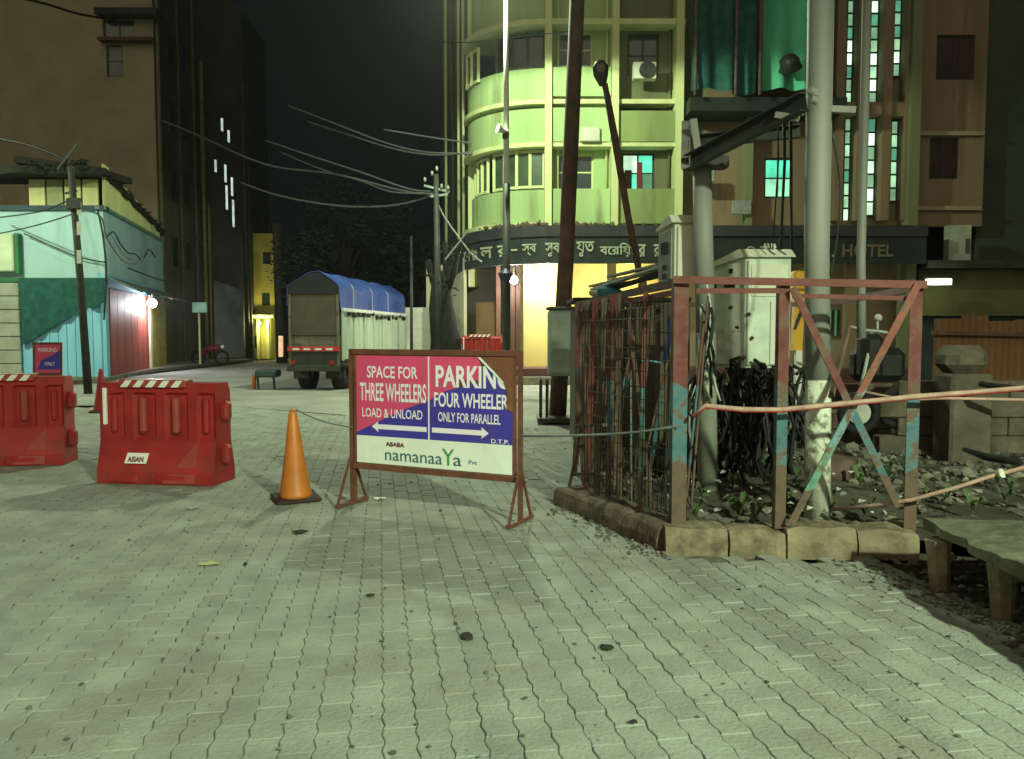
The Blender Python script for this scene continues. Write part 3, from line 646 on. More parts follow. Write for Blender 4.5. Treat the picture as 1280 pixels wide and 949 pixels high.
# distribution boxes
def dist_box(name, label, x0, x1, xs, zt, zb, D, dep, split):
    """x0..xs is the grey left side seen at an angle, xs..x1 the pale front"""
    t = thing(name, label, 'distribution box', ((xs+x1)/2, D, zb))
    b = MB(); s = Vector((x0, D+dep, 0)); c = Vector((xs, D, 0)); e = Vector((x1, D, 0)); r = Vector((x1, D+dep, 0))
    pk = zt - (.10 if split else .05)
    b.add([(c.x,c.y,zb),(e.x,e.y,zb),(r.x,r.y,zb),(s.x,s.y,zb),(c.x,c.y,zt-.06),(e.x,e.y,zt-.06),(r.x,r.y,zt-.08),(s.x,s.y,pk-.07)],
          [(0,3,2,1),(0,1,5,4),(1,2,6,5),(2,3,7,6),(3,0,4,7)]); b.build('cabinet', boxd_m if split else box_m, t)
    # sloping lid
    dd = (s-c).normalized()
    l = MB(); l.add([(c.x-.03,c.y-.04,zt-.075),(e.x+.03,e.y-.04,zt-.075),(r.x+.03,r.y+.03,zt-.06),(s.x-.03,s.y+.0,pk-.08),(c.x-.05,c.y+.02,zt),(e.x+.02,e.y+.05,zt),(r.x+.03,r.y+.03,zt-.04),(s.x-.03,s.y,pk-.06)],
          [(0,3,2,1),(0,1,5,4),(1,2,6,5),(2,3,7,6),(3,0,4,7),(4,5,6,7)]); l.build('lid', box_m, t)
    # front door proud + side panel with switches
    MB().bbox((xs+.02, D-.022, zb+.02), (x1-.02, D-.001, zt-.10), .008).build('door', box_m if not split else boxd_m, t)
    if split:
        MB().bbox((xs+.05, D-.03, zt-.42), (x1-.03, D-.0225, zt-.14), .004).build('upper_door', box_m, t)
        MB().bbox(((xs+x1)/2+.02, D-.034, zb+.03), (x1-.035, D-.0225, zt-.46), .004).build('lower_door', box_m, t)
    n = Vector((dd.y, -dd.x, 0)); n = n if n.x < 0 else -n
    Ls = (s-c).length
    sp = MB(); A = c + dd*.03 + n*.004; B_ = c + dd*(Ls-.02) + n*.004
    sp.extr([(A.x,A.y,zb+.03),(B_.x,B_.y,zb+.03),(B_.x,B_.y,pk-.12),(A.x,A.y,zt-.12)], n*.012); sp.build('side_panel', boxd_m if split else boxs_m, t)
    for u, z, hw, hh in (((.30, zt-.30, .05, .035),(.72, zt-.33, .05,.04),(.28, zt-.19, .015,.02)) if split else ((.45, zb+.30, .045,.05),(.45, zb+.13, .02,.02),(.45, zb+.05,.025,.025))):
        p = c + dd*(Ls*u) + n*.018
        MB().extr([(p - dd*hw + Vector((0,0,z-hh))), (p + dd*hw + Vector((0,0,z-hh))), (p + dd*hw + Vector((0,0,z+hh))), (p - dd*hw + Vector((0,0,z+hh)))], n*.02).build('switch_window', blk_m, t)
    return t
Db = 7.25
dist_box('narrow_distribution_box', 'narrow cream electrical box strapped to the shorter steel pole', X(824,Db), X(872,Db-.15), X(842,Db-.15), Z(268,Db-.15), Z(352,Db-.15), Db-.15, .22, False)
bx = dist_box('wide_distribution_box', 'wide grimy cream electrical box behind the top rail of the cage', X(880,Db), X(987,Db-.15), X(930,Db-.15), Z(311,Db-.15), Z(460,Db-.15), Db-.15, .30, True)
for px in (958, 967):
    q = P(px, 309, 7.15); MB().tube([q+Vector((0,0,-.02)), q, q+Vector((0,0,.03))], [.012,.028,.02], 8).build('insulator', white_m, bx, True)
lb = X(890,7.15); rb = X(985,7.15)
for i,(x,z) in enumerate(((lb+.14,1.72),(lb+.3,1.66),(lb+.2,1.55),(lb+.26,1.28),(rb-.08,1.26),(lb+.33,1.45))):
    MB().blob((x,7.07,z), .022, 1, .4, .8).build('latch', rust_m, bx)
for x in (lb+.05, rb-.06): MB().beam((x,7.3,.1),(x,7.3,1.22), .05,.05).build('leg', bars_m, bx)

# feeder box on the rusty pole
t = thing('feeder_pillar', 'grey green metal box fixed to the foot of the leaning rusty pole', 'feeder box', P(702,470,13.4))
a, b = P(685,470,13.3), P(716,388,13.6)
MB().bbox((a.x,13.25,a.z),(b.x,13.6,b.z), .03).build('cabinet', mat('grey_green_enamel',(.26,.33,.26),.6,.25,3), t)
MB().bbox((a.x-.03,13.2,b.z),(b.x+.03,13.65,b.z+.05), .02).build('lid', dkst_m, t)
MB().bbox((a.x+.04,13.22,a.z+.05),(b.x-.04,13.249,b.z-.05), .01).build('door', mat('grey_green_door',(.3,.37,.3),.6,.25,3), t)
for px in (676, 684, 722): MB().beam(P(px,474,13.3), (X(px,13.3),13.3,.05), .05,.05).build('leg', dkst_m, t)
MB().box((X(672,13.3),13.0,.03),(X(742,13.3),13.7,.10)).build('base_frame', dkst_m, t)

# tangled cables below the wide box and around the poles
tg = MB()
for i in range(95):
    x = rnd.uniform(X(880,7.1), X(992,7.1)); y = rnd.uniform(6.9,7.5); z = rnd.uniform(1.0,1.25); pts = [Vector((x,y,z))]
    for k in range(7):
        x += rnd.uniform(-.09,.09); y += rnd.uniform(-.05,.05); z -= rnd.uniform(.05,.22) if k > 1 else rnd.uniform(-.05,.1); pts.append(Vector((x,y,max(.12,z))))
    tg.tube(pts, rnd.uniform(.008,.02), 5)
tag(tg.build('cable_tangle', blk_m, None, True), 'thick tangle of black cables hanging under the wide electrical box', 'cables', kind='stuff')
for i in range(8):
    a = P(rnd.uniform(868,890), rnd.uniform(350,400), 6.6+rnd.uniform(-.1,.1)); pts = [a]
    for k in range(5): a = a + Vector((rnd.uniform(-.03,.05), rnd.uniform(-.03,.03), -rnd.uniform(.08,.2))); pts.append(a)
    if i == 0: cb = thing('cable_loops', 'loose black and pale cable loops beside the shorter steel pole', 'cables', a)
    MB().tube(pts, rnd.uniform(.008,.016), 6).build('cable', blk_m if i % 3 else cable_m, cb, True)
tag(MB().tube([P(786,300,11),P(798,330,11),P(801,350,11)], .015, 5).build('hanging_cable', blk_m, None, True), 'short dark cable hanging from the awning to a brown junction box', 'cable')
t = thing('junction_box', 'small brown junction box hanging beside the entrance light', 'junction box', P(803,358,11))
a, b = P(798,364,11), P(808,350,11); MB().bbox((a.x,10.95,a.z),(b.x,11.05,b.z), .01).build('case', rust_m, t); MB().bbox((a.x+.02,10.935,a.z+.02),(b.x-.02,10.949,b.z-.02), .004).build('cover', frame_m, t)
# stacked pale tubes lying on the cage roof (behind the narrow box)
tb = thing('tube_bundle', 'bundle of pale green metal strips lying along the top of the cage', 'metal strips', P(790,350,9))
for i, (a, b) in enumerate(((P(742,362,9.6),P(826,334,7.6)),(P(740,358,9.8),P(826,338,7.8)),(P(762,346,9.8),P(826,331,7.8)))):
    MB().beam(a, b, .09, .022).build('strip', [cable_m, boxs_m, boxs_m][i], tb)
    MB().beam(a+Vector((.1,.1,-.03)), b+Vector((.1,.1,-.03)), .12, .02).build('strip', dkst_m, tb)
tag(MB().blob(P(762,366,9), .14, 2, .35, .45).build('cloth_bundle', mat('teal_cloth',(.04,.22,.26),.9,.3,5), None, True), 'crumpled teal cloth hanging on the cage top rail', 'cloth')
tag(MB().blob(P(748,368,9.1), .09, 2, .4, .6).build('rag', trash_m, None, True), 'pale rag tucked at the left end of the metal strips', 'rag')
# blue bag inside cage
tag(MB().tube([P(838,395,7.6),P(842,420,7.6),P(835,450,7.6),P(840,470,7.6)], [.03,.07,.06,.02], 8).build('plastic_bag', mat('blue_plastic',(.08,.16,.42),.4,.3,6), None, True), 'blue plastic sheet twisted round the bars left of the shorter pole', 'plastic sheet')

# ------------------------------------------------------------------ tapes and ropes
def tape(name, label, pts, w, m, stripes=None):
    if stripes is None: return tag(MB().tube(pts, w, 7).build(name, m, None, True), label, 'rope')
def sagline(a, b, sag, n=14): return [a.lerp(b, i/n) + Vector((0,0,-sag*4*(i/n)*(1-i/n))) for i in range(n+1)]
t = thing('barrier_tape', 'twisted red and white barrier tape tied across the front of the cage', 'barrier tape', P(880,508,5.4))
path = [P(866,520,5.42),P(882,507,5.36),P(930,512,5.33),P(975,512,5.32),P(1030,507,5.31),P(1090,501,5.3),P(1142,496,5.28),P(1220,490,5.2),P(1290,484,5.1),P(1380,478,5.0)]
MB().tube(path, [.012,.014,.017,.015,.018,.016,.018,.015,.017,.015], 8).build('pale_strand', rope_m, t, True)
MB().tube([p+Vector((0,.0,-.012)) for p in path], .009, 8).build('red_strand', mat('red_tape',(.45,.03,.03),.5,.2,6), t, True)
rp = [P(1040,637,5.75),P(1090,632,5.5),P(1140,625,5.3),P(1200,608,5.2),P(1240,595,5.15),P(1290,582,5.1),P(1370,560,5.0)]
t = thing('rope', 'pale rope running from the foot of the thick steel pole to the right edge', 'rope', rp[0])
MB().tube(rp, .014, 7).build('strand', rope_m, t, True); MB().blob(P(1250,592,5.13), .03, 2, .4).build('knot', trash_m, t)
tape('rope', 'grey rope stretched between the sign board and the left side of the cage', [P(652,545,6.3),P(700,545,6.2),P(760,543,6.0),P(800,540,5.8),P(850,532,5.45)], .009, wire_m)
tape('rope', 'thin drooping rope from the orange cone to the sign board', sagline(P(370,512,7.2), P(441,534,6.9), .03), .006, wire_m)
tape('rope', 'old rope strung low between rubble and the right edge', [P(1080,490,6.6),P(1130,500,6.5),P(1180,498,6.4),P(1290,500,6.3)], .012, rope_m)

# ------------------------------------------------------------------ rubble, litter
rb_ = MB()
for i in range(1700):
    y = rnd.uniform(5.75, 10.2); x = rnd.uniform(.9 if y > 6.5 else 1.3, 2.7+ (y-5.4)*.9)
    if x > 2.9 and y < 6.2: continue
    s_ = rnd.choice((.01,.015,.02,.03,.05)) * rnd.uniform(.7,1.4)
    rb_.blob((x,y,.07 + s_*.3 + .10*max(0, noise.noise(Vector((x*1.2,y*1.2,0))))), s_, 1, .45, rnd.uniform(.4,.8))
tag(rb_.build('rubble', rub2_m), 'loose rubble and rubbish strewn inside the cage', 'rubble', kind='stuff')
rg = MB()
for i in range(1000):
    y = rnd.uniform(5.9, 10.0); x = rnd.uniform(2.9, 6.5); s_ = rnd.choice((.015,.02,.035,.05))*rnd.uniform(.7,1.4)
    rg.blob((x,y,.05+s_*.3), s_, 1, .45, .5)
tag(rg.build('rubble', rub2_m), 'loose stones on the waste ground right of the cage', 'rubble', kind='stuff')
heap = MB()
N_ = 40
for j in range(N_+1):
    for i in range(N_+1):
        x = .95 + 2.4*i/N_; y = 5.75 + 3.2*j/N_; e = math.sin(math.pi*i/N_)*math.sin(math.pi*j/N_)
        heap.v.append(Vector((x, y, .07 + .22*e*(.6+noise.noise(Vector((x*2.5,y*2.5,1)))) + .05*noise.noise(Vector((x*9,y*9,4))))))
for j in range(N_):
    for i in range(N_): a = j*(N_+1)+i; heap.f.append((a,a+1,a+N_+2,a+N_+1))
tag(heap.build('earth_heap', dirt_m, None, True), 'low uneven heap of dark earth inside the iron cage', 'earth heap', kind='stuff')
lit = MB()
for i in range(150):
    y = rnd.uniform(5.65, 8.6); x = rnd.uniform(1.15, 3.0); a = rnd.uniform(0, 6.28); s_ = rnd.uniform(.008,.035)
    M_ = Matrix.Translation((x,y,.22+rnd.uniform(-.08,.08))) @ Matrix.Rotation(a,4,'Z') @ Matrix.Rotation(rnd.uniform(-1,1),4,'X')
    lit.add([M_ @ Vector(q) for q in ((-s_,-s_*.6,0),(s_,-s_*.5,.01),(s_*.8,s_*.7,0),(-s_*.7,s_*.6,.012))], [(0,1,2,3)])
tag(lit.build('litter', trash_m), 'small scraps of paper and plastic scattered over the rubble', 'litter', kind='stuff')

def scrap(name, label, cat, px, py, m, s, flat, group=None):
    D = 1500/(py-416); o = MB().blob((X(px,D), D, .006), s, 2, .35, flat).build(name, m, None, True); return tag(o, label, cat, group)
darkl_m = mat('dried_dark_lump', (.03,.028,.018), .9, .4, 9)
scrap('dung', 'dark flat lump lying on the pavers at the front centre', 'dung', 583, 804, darkl_m, .035, .3)
scrap('dark_leaf', 'small dark leaf on the pavers behind the front lump', 'leaf', 460, 750, darkl_m, .025, .12)
scrap('dark_leaf', 'dark curled leaf in the shadow before the sign board', 'leaf', 372, 668, darkl_m, .05, .1)
scrap('paver_stain_lump', 'patch of dried mud on the pavers right of the front lump', 'mud patch', 762, 818, darkl_m, .035, .12)
scrap('pebble', 'tiny dark stone on the pavers left of the sign shadow', 'pebble', 301, 710, darkl_m, .014, .8)
scrap('dark_leaf', 'tiny dark leaf before the middle of the kerb', 'leaf', 796, 916, darkl_m, .016, .15)
scrap('pebble', 'small white stone on the front kerb near the right cage post', 'pebble', 1106, 664, trash_m, .02, .8)
gr = MB()
for i in range(900):
    D = rnd.uniform(2.6, 11)**1.0; x = rnd.uniform(-.66,.62)*D
    if not in_plaza(Vector((x,D,0))): continue
    s_ = rnd.choice((.003,.004,.006,.010))*rnd.uniform(.7,1.4); gr.blob((x,D,.0+s_*.3), s_, 0, .3, .6)
for i in range(500):
    y = rnd.uniform(3.6,6.8); x = 2.35+(5.05-y)*.22 if y < 5.2 else 1.02-(y-5.45)*.4; x -= abs(rnd.gauss(0,.12)); s_ = rnd.choice((.004,.008,.014))*rnd.uniform(.7,1.4); gr.blob((x,y,s_*.3), s_, 0, .3, .6)
tag(gr.build('grit', rub2_m), 'fine grit and crumbs scattered over the pavers and along the kerb', 'grit', kind='stuff')
def paper(label, px, py, sx, sy, m, rot=.3):
    D = 1500/(py-416); c = Vector((X(px,D), D, .012)); M_ = Matrix.Translation(c) @ Matrix.Rotation(rot,4,'Z')
    n = 4; vs = [M_ @ Vector(((i/n-.5)*sx, (j/n-.5)*sy, .012*noise.noise(Vector((i*1.7,j*1.3,px))))) for j in range(n+1) for i in range(n+1)]
    return tag(MB().add(vs, [(j*5+i,j*5+i+1,j*5+i+6,j*5+i+5) for j in range(n) for i in range(n)]).build('paper_scrap', m), label, 'paper scrap')
paper('pale paper scrap lying between the feet of the sign board', 473, 626, .11, .06, trash_m)
paper('yellowish torn paper strip on the pavers, left of centre', 255, 710, .13, .05, mat('yellow_paper',(.42,.42,.18),.8,.2,6), .1)
paper('crumpled pale scrap on the ground before the right barricade', 237, 638, .10, .06, trash_m, .6)

# ------------------------------------------------------------------ concrete platform, right foreground
t = thing('concrete_platform', 'raised rough concrete slab on short legs at the lower right', 'concrete slab', (2.9,4.4,0))
sl = MB(); n = 18; vs = []; fs = []
x0,x1,y0,y1 = 2.46,4.6,2.9,4.74
for j in range(n+1):
    for i in range(n+1):
        x = x0+(x1-x0)*i/n; y = y0+(y1-y0)*j/n
        if i == 0: x += .10*noise.noise(Vector((0,y*4,1)))
        vs.append((x,y,.375+.03*noise.noise(Vector((x*2.2,y*2.2,2)))+.012*noise.noise(Vector((x*9,y*9,2)))))
for j in range(n+1):
    for i in range(n+1):
        x,y,z = vs[j*(n+1)+i]; vs.append((x,y,.32))
o_ = (n+1)**2
for j in range(n):
    for i in range(n): a = j*(n+1)+i; fs += [(a,a+1,a+n+2,a+n+1),(o_+a,o_+a+n+1,o_+a+n+2,o_+a+1)]
for i in range(n):
    fs += [(i+1,i,o_+i,o_+i+1), (n*(n+1)+i,n*(n+1)+i+1,o_+n*(n+1)+i+1,o_+n*(n+1)+i), (i*(n+1),(i+1)*(n+1),o_+(i+1)*(n+1),o_+i*(n+1)), ((i+1)*(n+1)+n,i*(n+1)+n,o_+i*(n+1)+n,o_+(i+1)*(n+1)+n)]
sl.add(vs, fs).build('slab', mat('mud_stained_slab', (.145,.155,.105), .95, .4, 4, bump=.8, bscale=14, c2=(.09,.085,.055), c2scale=2.5, c2amt=.5), t)
for x, y in ((2.50,4.60),(2.60,4.16),(2.52,3.2),(3.6,4.6),(4.3,4.6)):
    MB().tube([(x,y,-.02),(x-.01,y,.16),(x-.02,y,.30)], [.055,.065,.075], 7).build('leg', kerb_m, t)
gk = MB()
for i in range(420):
    x = rnd.uniform(2.38,4.0); y = rnd.uniform(3.6,5.3); s_ = rnd.uniform(.008,.035); gk.blob((x,y,-.01+s_*.3), s_, 1, .4, .6)
tag(gk.build('gravel', rub2_m), 'dark gravel and dirt under the raised concrete slab', 'gravel', kind='stuff')

conc2_m = mat('dark_concrete', (.125,.11,.08), .9, .4, 3, bump=.8, bscale=12, c2=(.07,.06,.04), c2scale=2, c2amt=.5)  # darker concrete for the pillar and low wall
# right background: pillar, low wall, rusty hoarding
t = thing('concrete_pillar', 'stubby weathered concrete pillar right of the cage', 'pillar', (X(1210,8.9),8.9,0))
MB().bbox((X(1180,8.9),8.7,0),(X(1232,8.9),9.1,1.05), .03).build('shaft', conc2_m, t)
cp = MB(); cp.bbox((X(1176,8.9),8.68,1.052),(X(1228,8.9),9.12,1.36), .10).build('cap', conc2_m, t)
t = thing('low_wall', 'low grey block wall behind the right cage post', 'wall', (X(1150,9.6),9.6,0))
xw = X(1098,9.6)
for i in range(7):
    for k in range(4):
        a = xw + i*.44 + (.22 if k % 2 else 0); MB().bbox((a+.006,9.5,.05+k*.22),(a+.434,9.7,.05+k*.22+.212), .012).build('block', conc2_m, t)
t = thing('rusty_hoarding', 'rust brown sheet metal hoarding at the right edge', 'hoarding', (X(1240,12.5),12.5,0))
for i in range(6):
    a = X(1168,12.5)+i*.42; z1 = 1.72+.05*math.sin(i*2)
    mb = MB(); nn = 8
    pts = [(a+.42*k/nn*.99, 12.5+.02*(k%2)) for k in range(nn+1)]; mb.band(pts, .05, z1, .01); mb.build('sheet', brn_m, t)
MB().beam((X(1165,12.4),12.4,1.5),(X(1400,12.4),12.4,1.45), .05,.06).build('rail', rust_m, t)
tag(MB().tube([P(1225,480,8.4),P(1250,484,8.2),P(1300,488,8.0)], [.03,.035,.03], 7).build('fallen_branch', bark_m, None, True), 'dark branch lying across the top of the low wall, right edge', 'branch')
tag(MB().tube([P(1205,562,7.4),P(1235,572,7.0),P(1275,578,6.6)], [.02,.035,.03], 7).build('fallen_branch', bark_m, None, True), 'dark stick lying on the ground before the concrete pillar', 'branch')

t = thing('rusty_kiosk', 'dark rusty sheet kiosk standing right behind the left bars of the cage', 'kiosk', (X(780,9.9),10.1,0))
ksh = mat('rusty_kiosk_sheet', (.085,.07,.05), .85, .4, 2, bump=.4, c2=(.14,.10,.06), c2scale=2.5, c2amt=.45, streak=True)
for i in range(7):
    a = X(722,9.9)+i*.20; MB().bbox((a,9.9+.015*(i%3),.10),(a+.19,9.95+.015*(i%3),1.86-.03*(i%2)), .006).build('sheet', ksh, t)
MB().bbox((X(720,9.9),9.96,.1),(X(860,9.9),10.9,1.80), .02).build('body', ksh, t)
MB().bbox((X(717,9.9)-.02,9.80,1.88),(X(862,9.9),10.95,1.93), .01).build('roof', roof_m, t)
for a,b,c,d in ((735,470,752,398),(760,500,772,415)): p=P(a,b,9.8); q=P(c,d,9.8); MB().bbox((p.x,9.86,p.z),(q.x,9.895,q.z), .006).build('shutter', olive_m, t)
t = thing('dark_low_wall', 'dark low wall closing the back of the cage plot', 'wall', (X(1000,10.6),10.6,0))  # dark blocks closing off the road behind the cage
for i in range(7):
    for k in range(4):
        a = X(868,10.6)+i*.40+(.2 if k%2 else 0); MB().bbox((a+.006,10.5,.03+k*.2),(a+.394,10.7,.03+k*.2+.193), .012).build('block', bars_m if (i+k)%3 else conc_m, t)
# yellow signal box/post, scooter shape
t = thing('yellow_post_box', 'bright yellow stacked boxes on a post behind the thick steel pole', 'post box', P(997,440,10.5))
for (a,b,c,d) in ((990,362,1006,339),(991,381,1006,364)): p=P(a,b,10.5); q=P(c,d,10.5); MB().bbox((p.x,10.42,p.z),(q.x,10.62,q.z), .02).build('box', yb_m, t)
MB().extr([P(994,382,10.5),P(1006,382,10.5),P(1003,438,10.5),P(991,438,10.5)], (0,.12,0)).build('post', yb_m, t)
MB().beam(P(1003,388,10.45),P(993,412,10.45), .03,.03).build('stay', blk_m, t)
MB().beam(P(998,438,10.5),(P(998,438,10.5).x,10.5,.05), .08,.08).build('footing', white_m, t)
sc = thing('scooter', 'dark parked scooter with pale handlebars behind the cage', 'scooter', P(1095,470,9.2))
q = P(1090,430,9.2)
MB().bbox(q+Vector((-.14,-.1,-.42)), q+Vector((.12,.15,.12)), .07).build('leg_shield', blk_m, sc)
MB().bbox(q+Vector((-.1,.15,-.45)), q+Vector((.5,.45,-.05)), .08).build('body', blk_m, sc)
MB().tube([q+Vector((-.26,0,.20)), q+Vector((-.12,-.03,.16)), q+Vector((.1,-.03,.14)), q+Vector((.22,0,.12))], .017, 7).build('handlebar', cable_m, sc, True)
MB().tube([q+Vector((.0,-.0,.14)), q+Vector((-.1,-.1,-.2)), q+Vector((-.2,-.15,-.62))], .02, 7).build('fork', cable_m, sc, True)
MB().tube([q+Vector((.04,-.04,.14)), q+Vector((.05,-.02,.26))], .014, 6).build('mirror_stem', cable_m, sc, True)
MB().blob(q+Vector((.05,-.03,.30)), .045, 2, .05).build('mirror', cable_m, sc, True)
for c_ in (q+Vector((-.2,-.15,-.78)), q+Vector((.5,.4,-.78))):
    ring = [c_ + Vector((math.cos(a*math.pi/8)*.2, 0, math.sin(a*math.pi/8)*.2)) for a in range(17)]
    wh = MB().tube(ring, .05, 8, False).build('tyre', tyre_m, sc, True); MB().tube([c_+Vector((0,-.03,0)), c_+Vector((0,.03,0))], .13, 14).build('hub', cable_m, wh)

# ------------------------------------------------------------------ hotel
HD = 24.0
hx = lambda px: X(px, HD); hz = lambda py: Z(py, HD)
ht = thing('hotel_building', 'large yellow green hotel with a curved corner balcony and lit entrance', 'building', (6, 28, 0))
def corner(off=0, n=14):
    """plan path of the rounded corner from the side wall to the front face, pushed out by off"""
    pts = []
    cx, cy, rx, ry = 1.02, 26.3, 2.32+off, 2.3+off
    for i in range(n+1):
        a = math.pi + (math.pi/2)*i/n; pts.append((cx+rx*math.cos(a), cy+ry*math.sin(a)))
    return pts
def cband(n_, z0, z1, off, m, t=.15, end=None):
    p = corner(off)
    if end: p = p + [(end, HD-off)]
    return MB().band(p, z0, z1, t).build(n_, m, ht)
# recessed core wall behind bands
cband('wall', hz(282), hz(237), .0, lime_m, .3, hx(765)); MB().band([(-3.3,38.5),(-1.30,26.6)], 3.0, 20, .25).build('side_wall', mat('dimmed_side_wall', (.10,.13,.065), .9, .35, .8, streak=True, c2=(.05,.06,.035), c2scale=1, c2amt=.5), ht)  # dimness of the side face put into its dark green
MB().box((-1.42,26.2,3.0),(-1.22,26.6,hz(-40))).build('corner_pilaster', trim_m, ht)
cband('parapet', hz(180), hz(137), .12, lime_m, .15, hx(683)); cband('parapet', hz(125), hz(87), .12, lime_m, .15, hx(683))
cband('wall', hz(237)+.003, hz(-40), -.75, lime_m, .2, hx(683))
for y_ in (130, 183, 282): cband('floor_slab', hz(y_)-.06, hz(y_)+.07, .26, trim_m, 1.2, hx(850 if y_ != 282 else 683))
cband('floor_slab', hz(35), hz(28), .30, trim_m, 1.1, hx(850))
cband('wall', hz(28)+.003, hz(-40), 0, lime_m, .2, hx(683))
# curved windows on corner, first floor and second floor
def cwin(u0, u1, za, zb, off, m, n_=3, fm=trim_m):
    n = 12; cx, cy, rx, ry = 1.02, 26.3, 2.32+off, 2.3+off
    f = MB(); A = lambda u: (cx+rx*math.cos(math.pi+math.pi/2*u), cy+ry*math.sin(math.pi+math.pi/2*u))
    cols = [A(u0+(u1-u0)*i/n_) for i in range(n_+1)]
    for (x,y) in cols: f.beam((x,y,za),(x,y,zb), .09,.09)
    for a, b in zip(cols, cols[1:]):
        for z in (za+.05, zb-.05): f.beam((a[0],a[1],z),(b[0],b[1],z), .07,.08)
    wo = f.build('window', fm, ht)
    for a, b in zip(cols, cols[1:]):
        a = Vector((*a,0)); b = Vector((*b,0)); MB().extr([a+Vector((0,.02,za+.05)), b+Vector((0,.02,za+.05)), b+Vector((0,.02,zb-.05)), a+Vector((0,.02,zb-.05))], (0,.012,0)).build('pane', m, wo)
winn_m = mat('green_tinted_glass', (.06,.10,.055), .2, .4, 1.5, bump=0, spec=.6)
cwin(.12, .42, hz(235), hz(188), -.10, winn_m, 3); cwin(.50, .98, hz(235), hz(186), -.10, winn_m, 4)
cwin(.55, .98, hz(85), hz(40), -.10, glass_m, 3, dkst_m); cwin(.18, .40, hz(92), hz(47), .2, winn_m, 2)
# front: bays between pilasters
ops = [(hx(694),hx(742),hz(236),hz(190)), (hx(777),hx(818),hz(239),hz(189)), (hx(783),hx(822),hz(92),hz(38)), (hx(695),hx(740),hz(80),hz(36)),
       (hx(893),hx(908),hz(243),hz(203))]
mb = MB(); wall_open(mb, hx(683), hx(765)-.003, hz(282), hz(-40), HD+.25, .3, [o for o in ops if o[1] < hx(765)]); mb.build('wall', lime_m, ht, label='lime painted front wall between the pilasters')
mb = MB(); wall_open(mb, hx(765), hx(930), hz(282), hz(-40), HD+.25, .3, [o for o in ops if o[1] > hx(765)]); mb.build('wall', olive_m, ht, label='front wall right of the second pilaster, olive tone standing in for weaker lamplight')
for o_ in ops:
    lit_ = abs(o_[0]-hx(777)) < .01
    g = [emat('lit_teal_pane',(.10,.72,.45),1.2), emat('lit_pale_pane',(.55,.85,.6),1.3), emat('lit_dim_pane',(.12,.3,.2),.6), emat('lit_teal_pane',(.10,.72,.45),1.2)] if lit_ else (emat('dim_lit_pane',(.25,.5,.2),.3) if abs(o_[0]-hx(893)) < .01 else glass_m)
    window(ht, *o_, HD+.25, trim_m if o_[0] < hx(770) else dkst_m, g, 2, 2)
# silhouettes inside lit window
MB().bbox((hx(796),HD+.30,hz(239)),(hx(803),HD+.33,hz(200)), .02).build('curtain', maroon_m, ht)
MB().bbox((hx(781),HD+.30,hz(239)),(hx(790),HD+.33,hz(210)), .02).build('curtain', wood_m, ht)
for px, w_ in ((684,.2),(765,.2),(843,.22)):
    MB().box((hx(px)-w_/2,HD-.42,hz(284)),(hx(px)+w_/2,HD+.24,hz(-40))).build('pilaster', trim_m, ht)
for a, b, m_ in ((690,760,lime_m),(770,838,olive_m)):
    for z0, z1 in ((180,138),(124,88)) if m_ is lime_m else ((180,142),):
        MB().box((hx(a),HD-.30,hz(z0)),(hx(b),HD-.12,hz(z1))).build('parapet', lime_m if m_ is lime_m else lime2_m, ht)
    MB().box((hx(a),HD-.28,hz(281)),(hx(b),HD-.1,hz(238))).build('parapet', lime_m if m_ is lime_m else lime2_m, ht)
# right half
sw = (hx(1040), hx(1128), hz(275), hz(-38))
ops = [(hx(955),hx(990),hz(246),hz(195)), (hx(1165),hx(1212),hz(97),hz(40)), (hx(1160),hx(1197),hz(222),hz(170)), (hx(880),hx(935),hz(110),hz(20)), sw]
mb = MB(); wall_open(mb, hx(930)+.003, hx(1228), hz(282), hz(-40), HD+.22, .3, ops); mb.build('wall', tan_m, ht, label='brownish wall right of the lime front')
tl = [emat('lit_green_pane',(.30,.85,.50),1.1), emat('lit_teal_pane',(.10,.72,.45),1.2)]
window(ht, *ops[0], HD+.22, dkst_m, tl, 2, 2)
for o_ in ops[1:3]: window(ht, *o_, HD+.22, dkst_m, mat('curtained_glass',(.04,.022,.024),.4,.4,2), 2, 1, .05)
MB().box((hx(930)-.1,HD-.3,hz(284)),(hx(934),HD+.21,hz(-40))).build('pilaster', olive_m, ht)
MB().box((hx(850),HD-1.0,hz(150)),(hx(1035),HD+.2,hz(134))).build('balcony_slab', awn_m, ht)
for z in (458/2.75,): pass
MB().box((hx(1140),HD+.1,hz(168)),(hx(1225),HD+.219,hz(163))).build('string_course', brown_m, ht)
MB().box((hx(1140),HD+.1,hz(262)),(hx(1225),HD+.219,hz(257))).build('string_course', brown_m, ht)
MB().box((hx(1124),HD-.35,.3),(hx(1136),HD+.21,hz(-40))).build('pilaster', olive_m, ht)
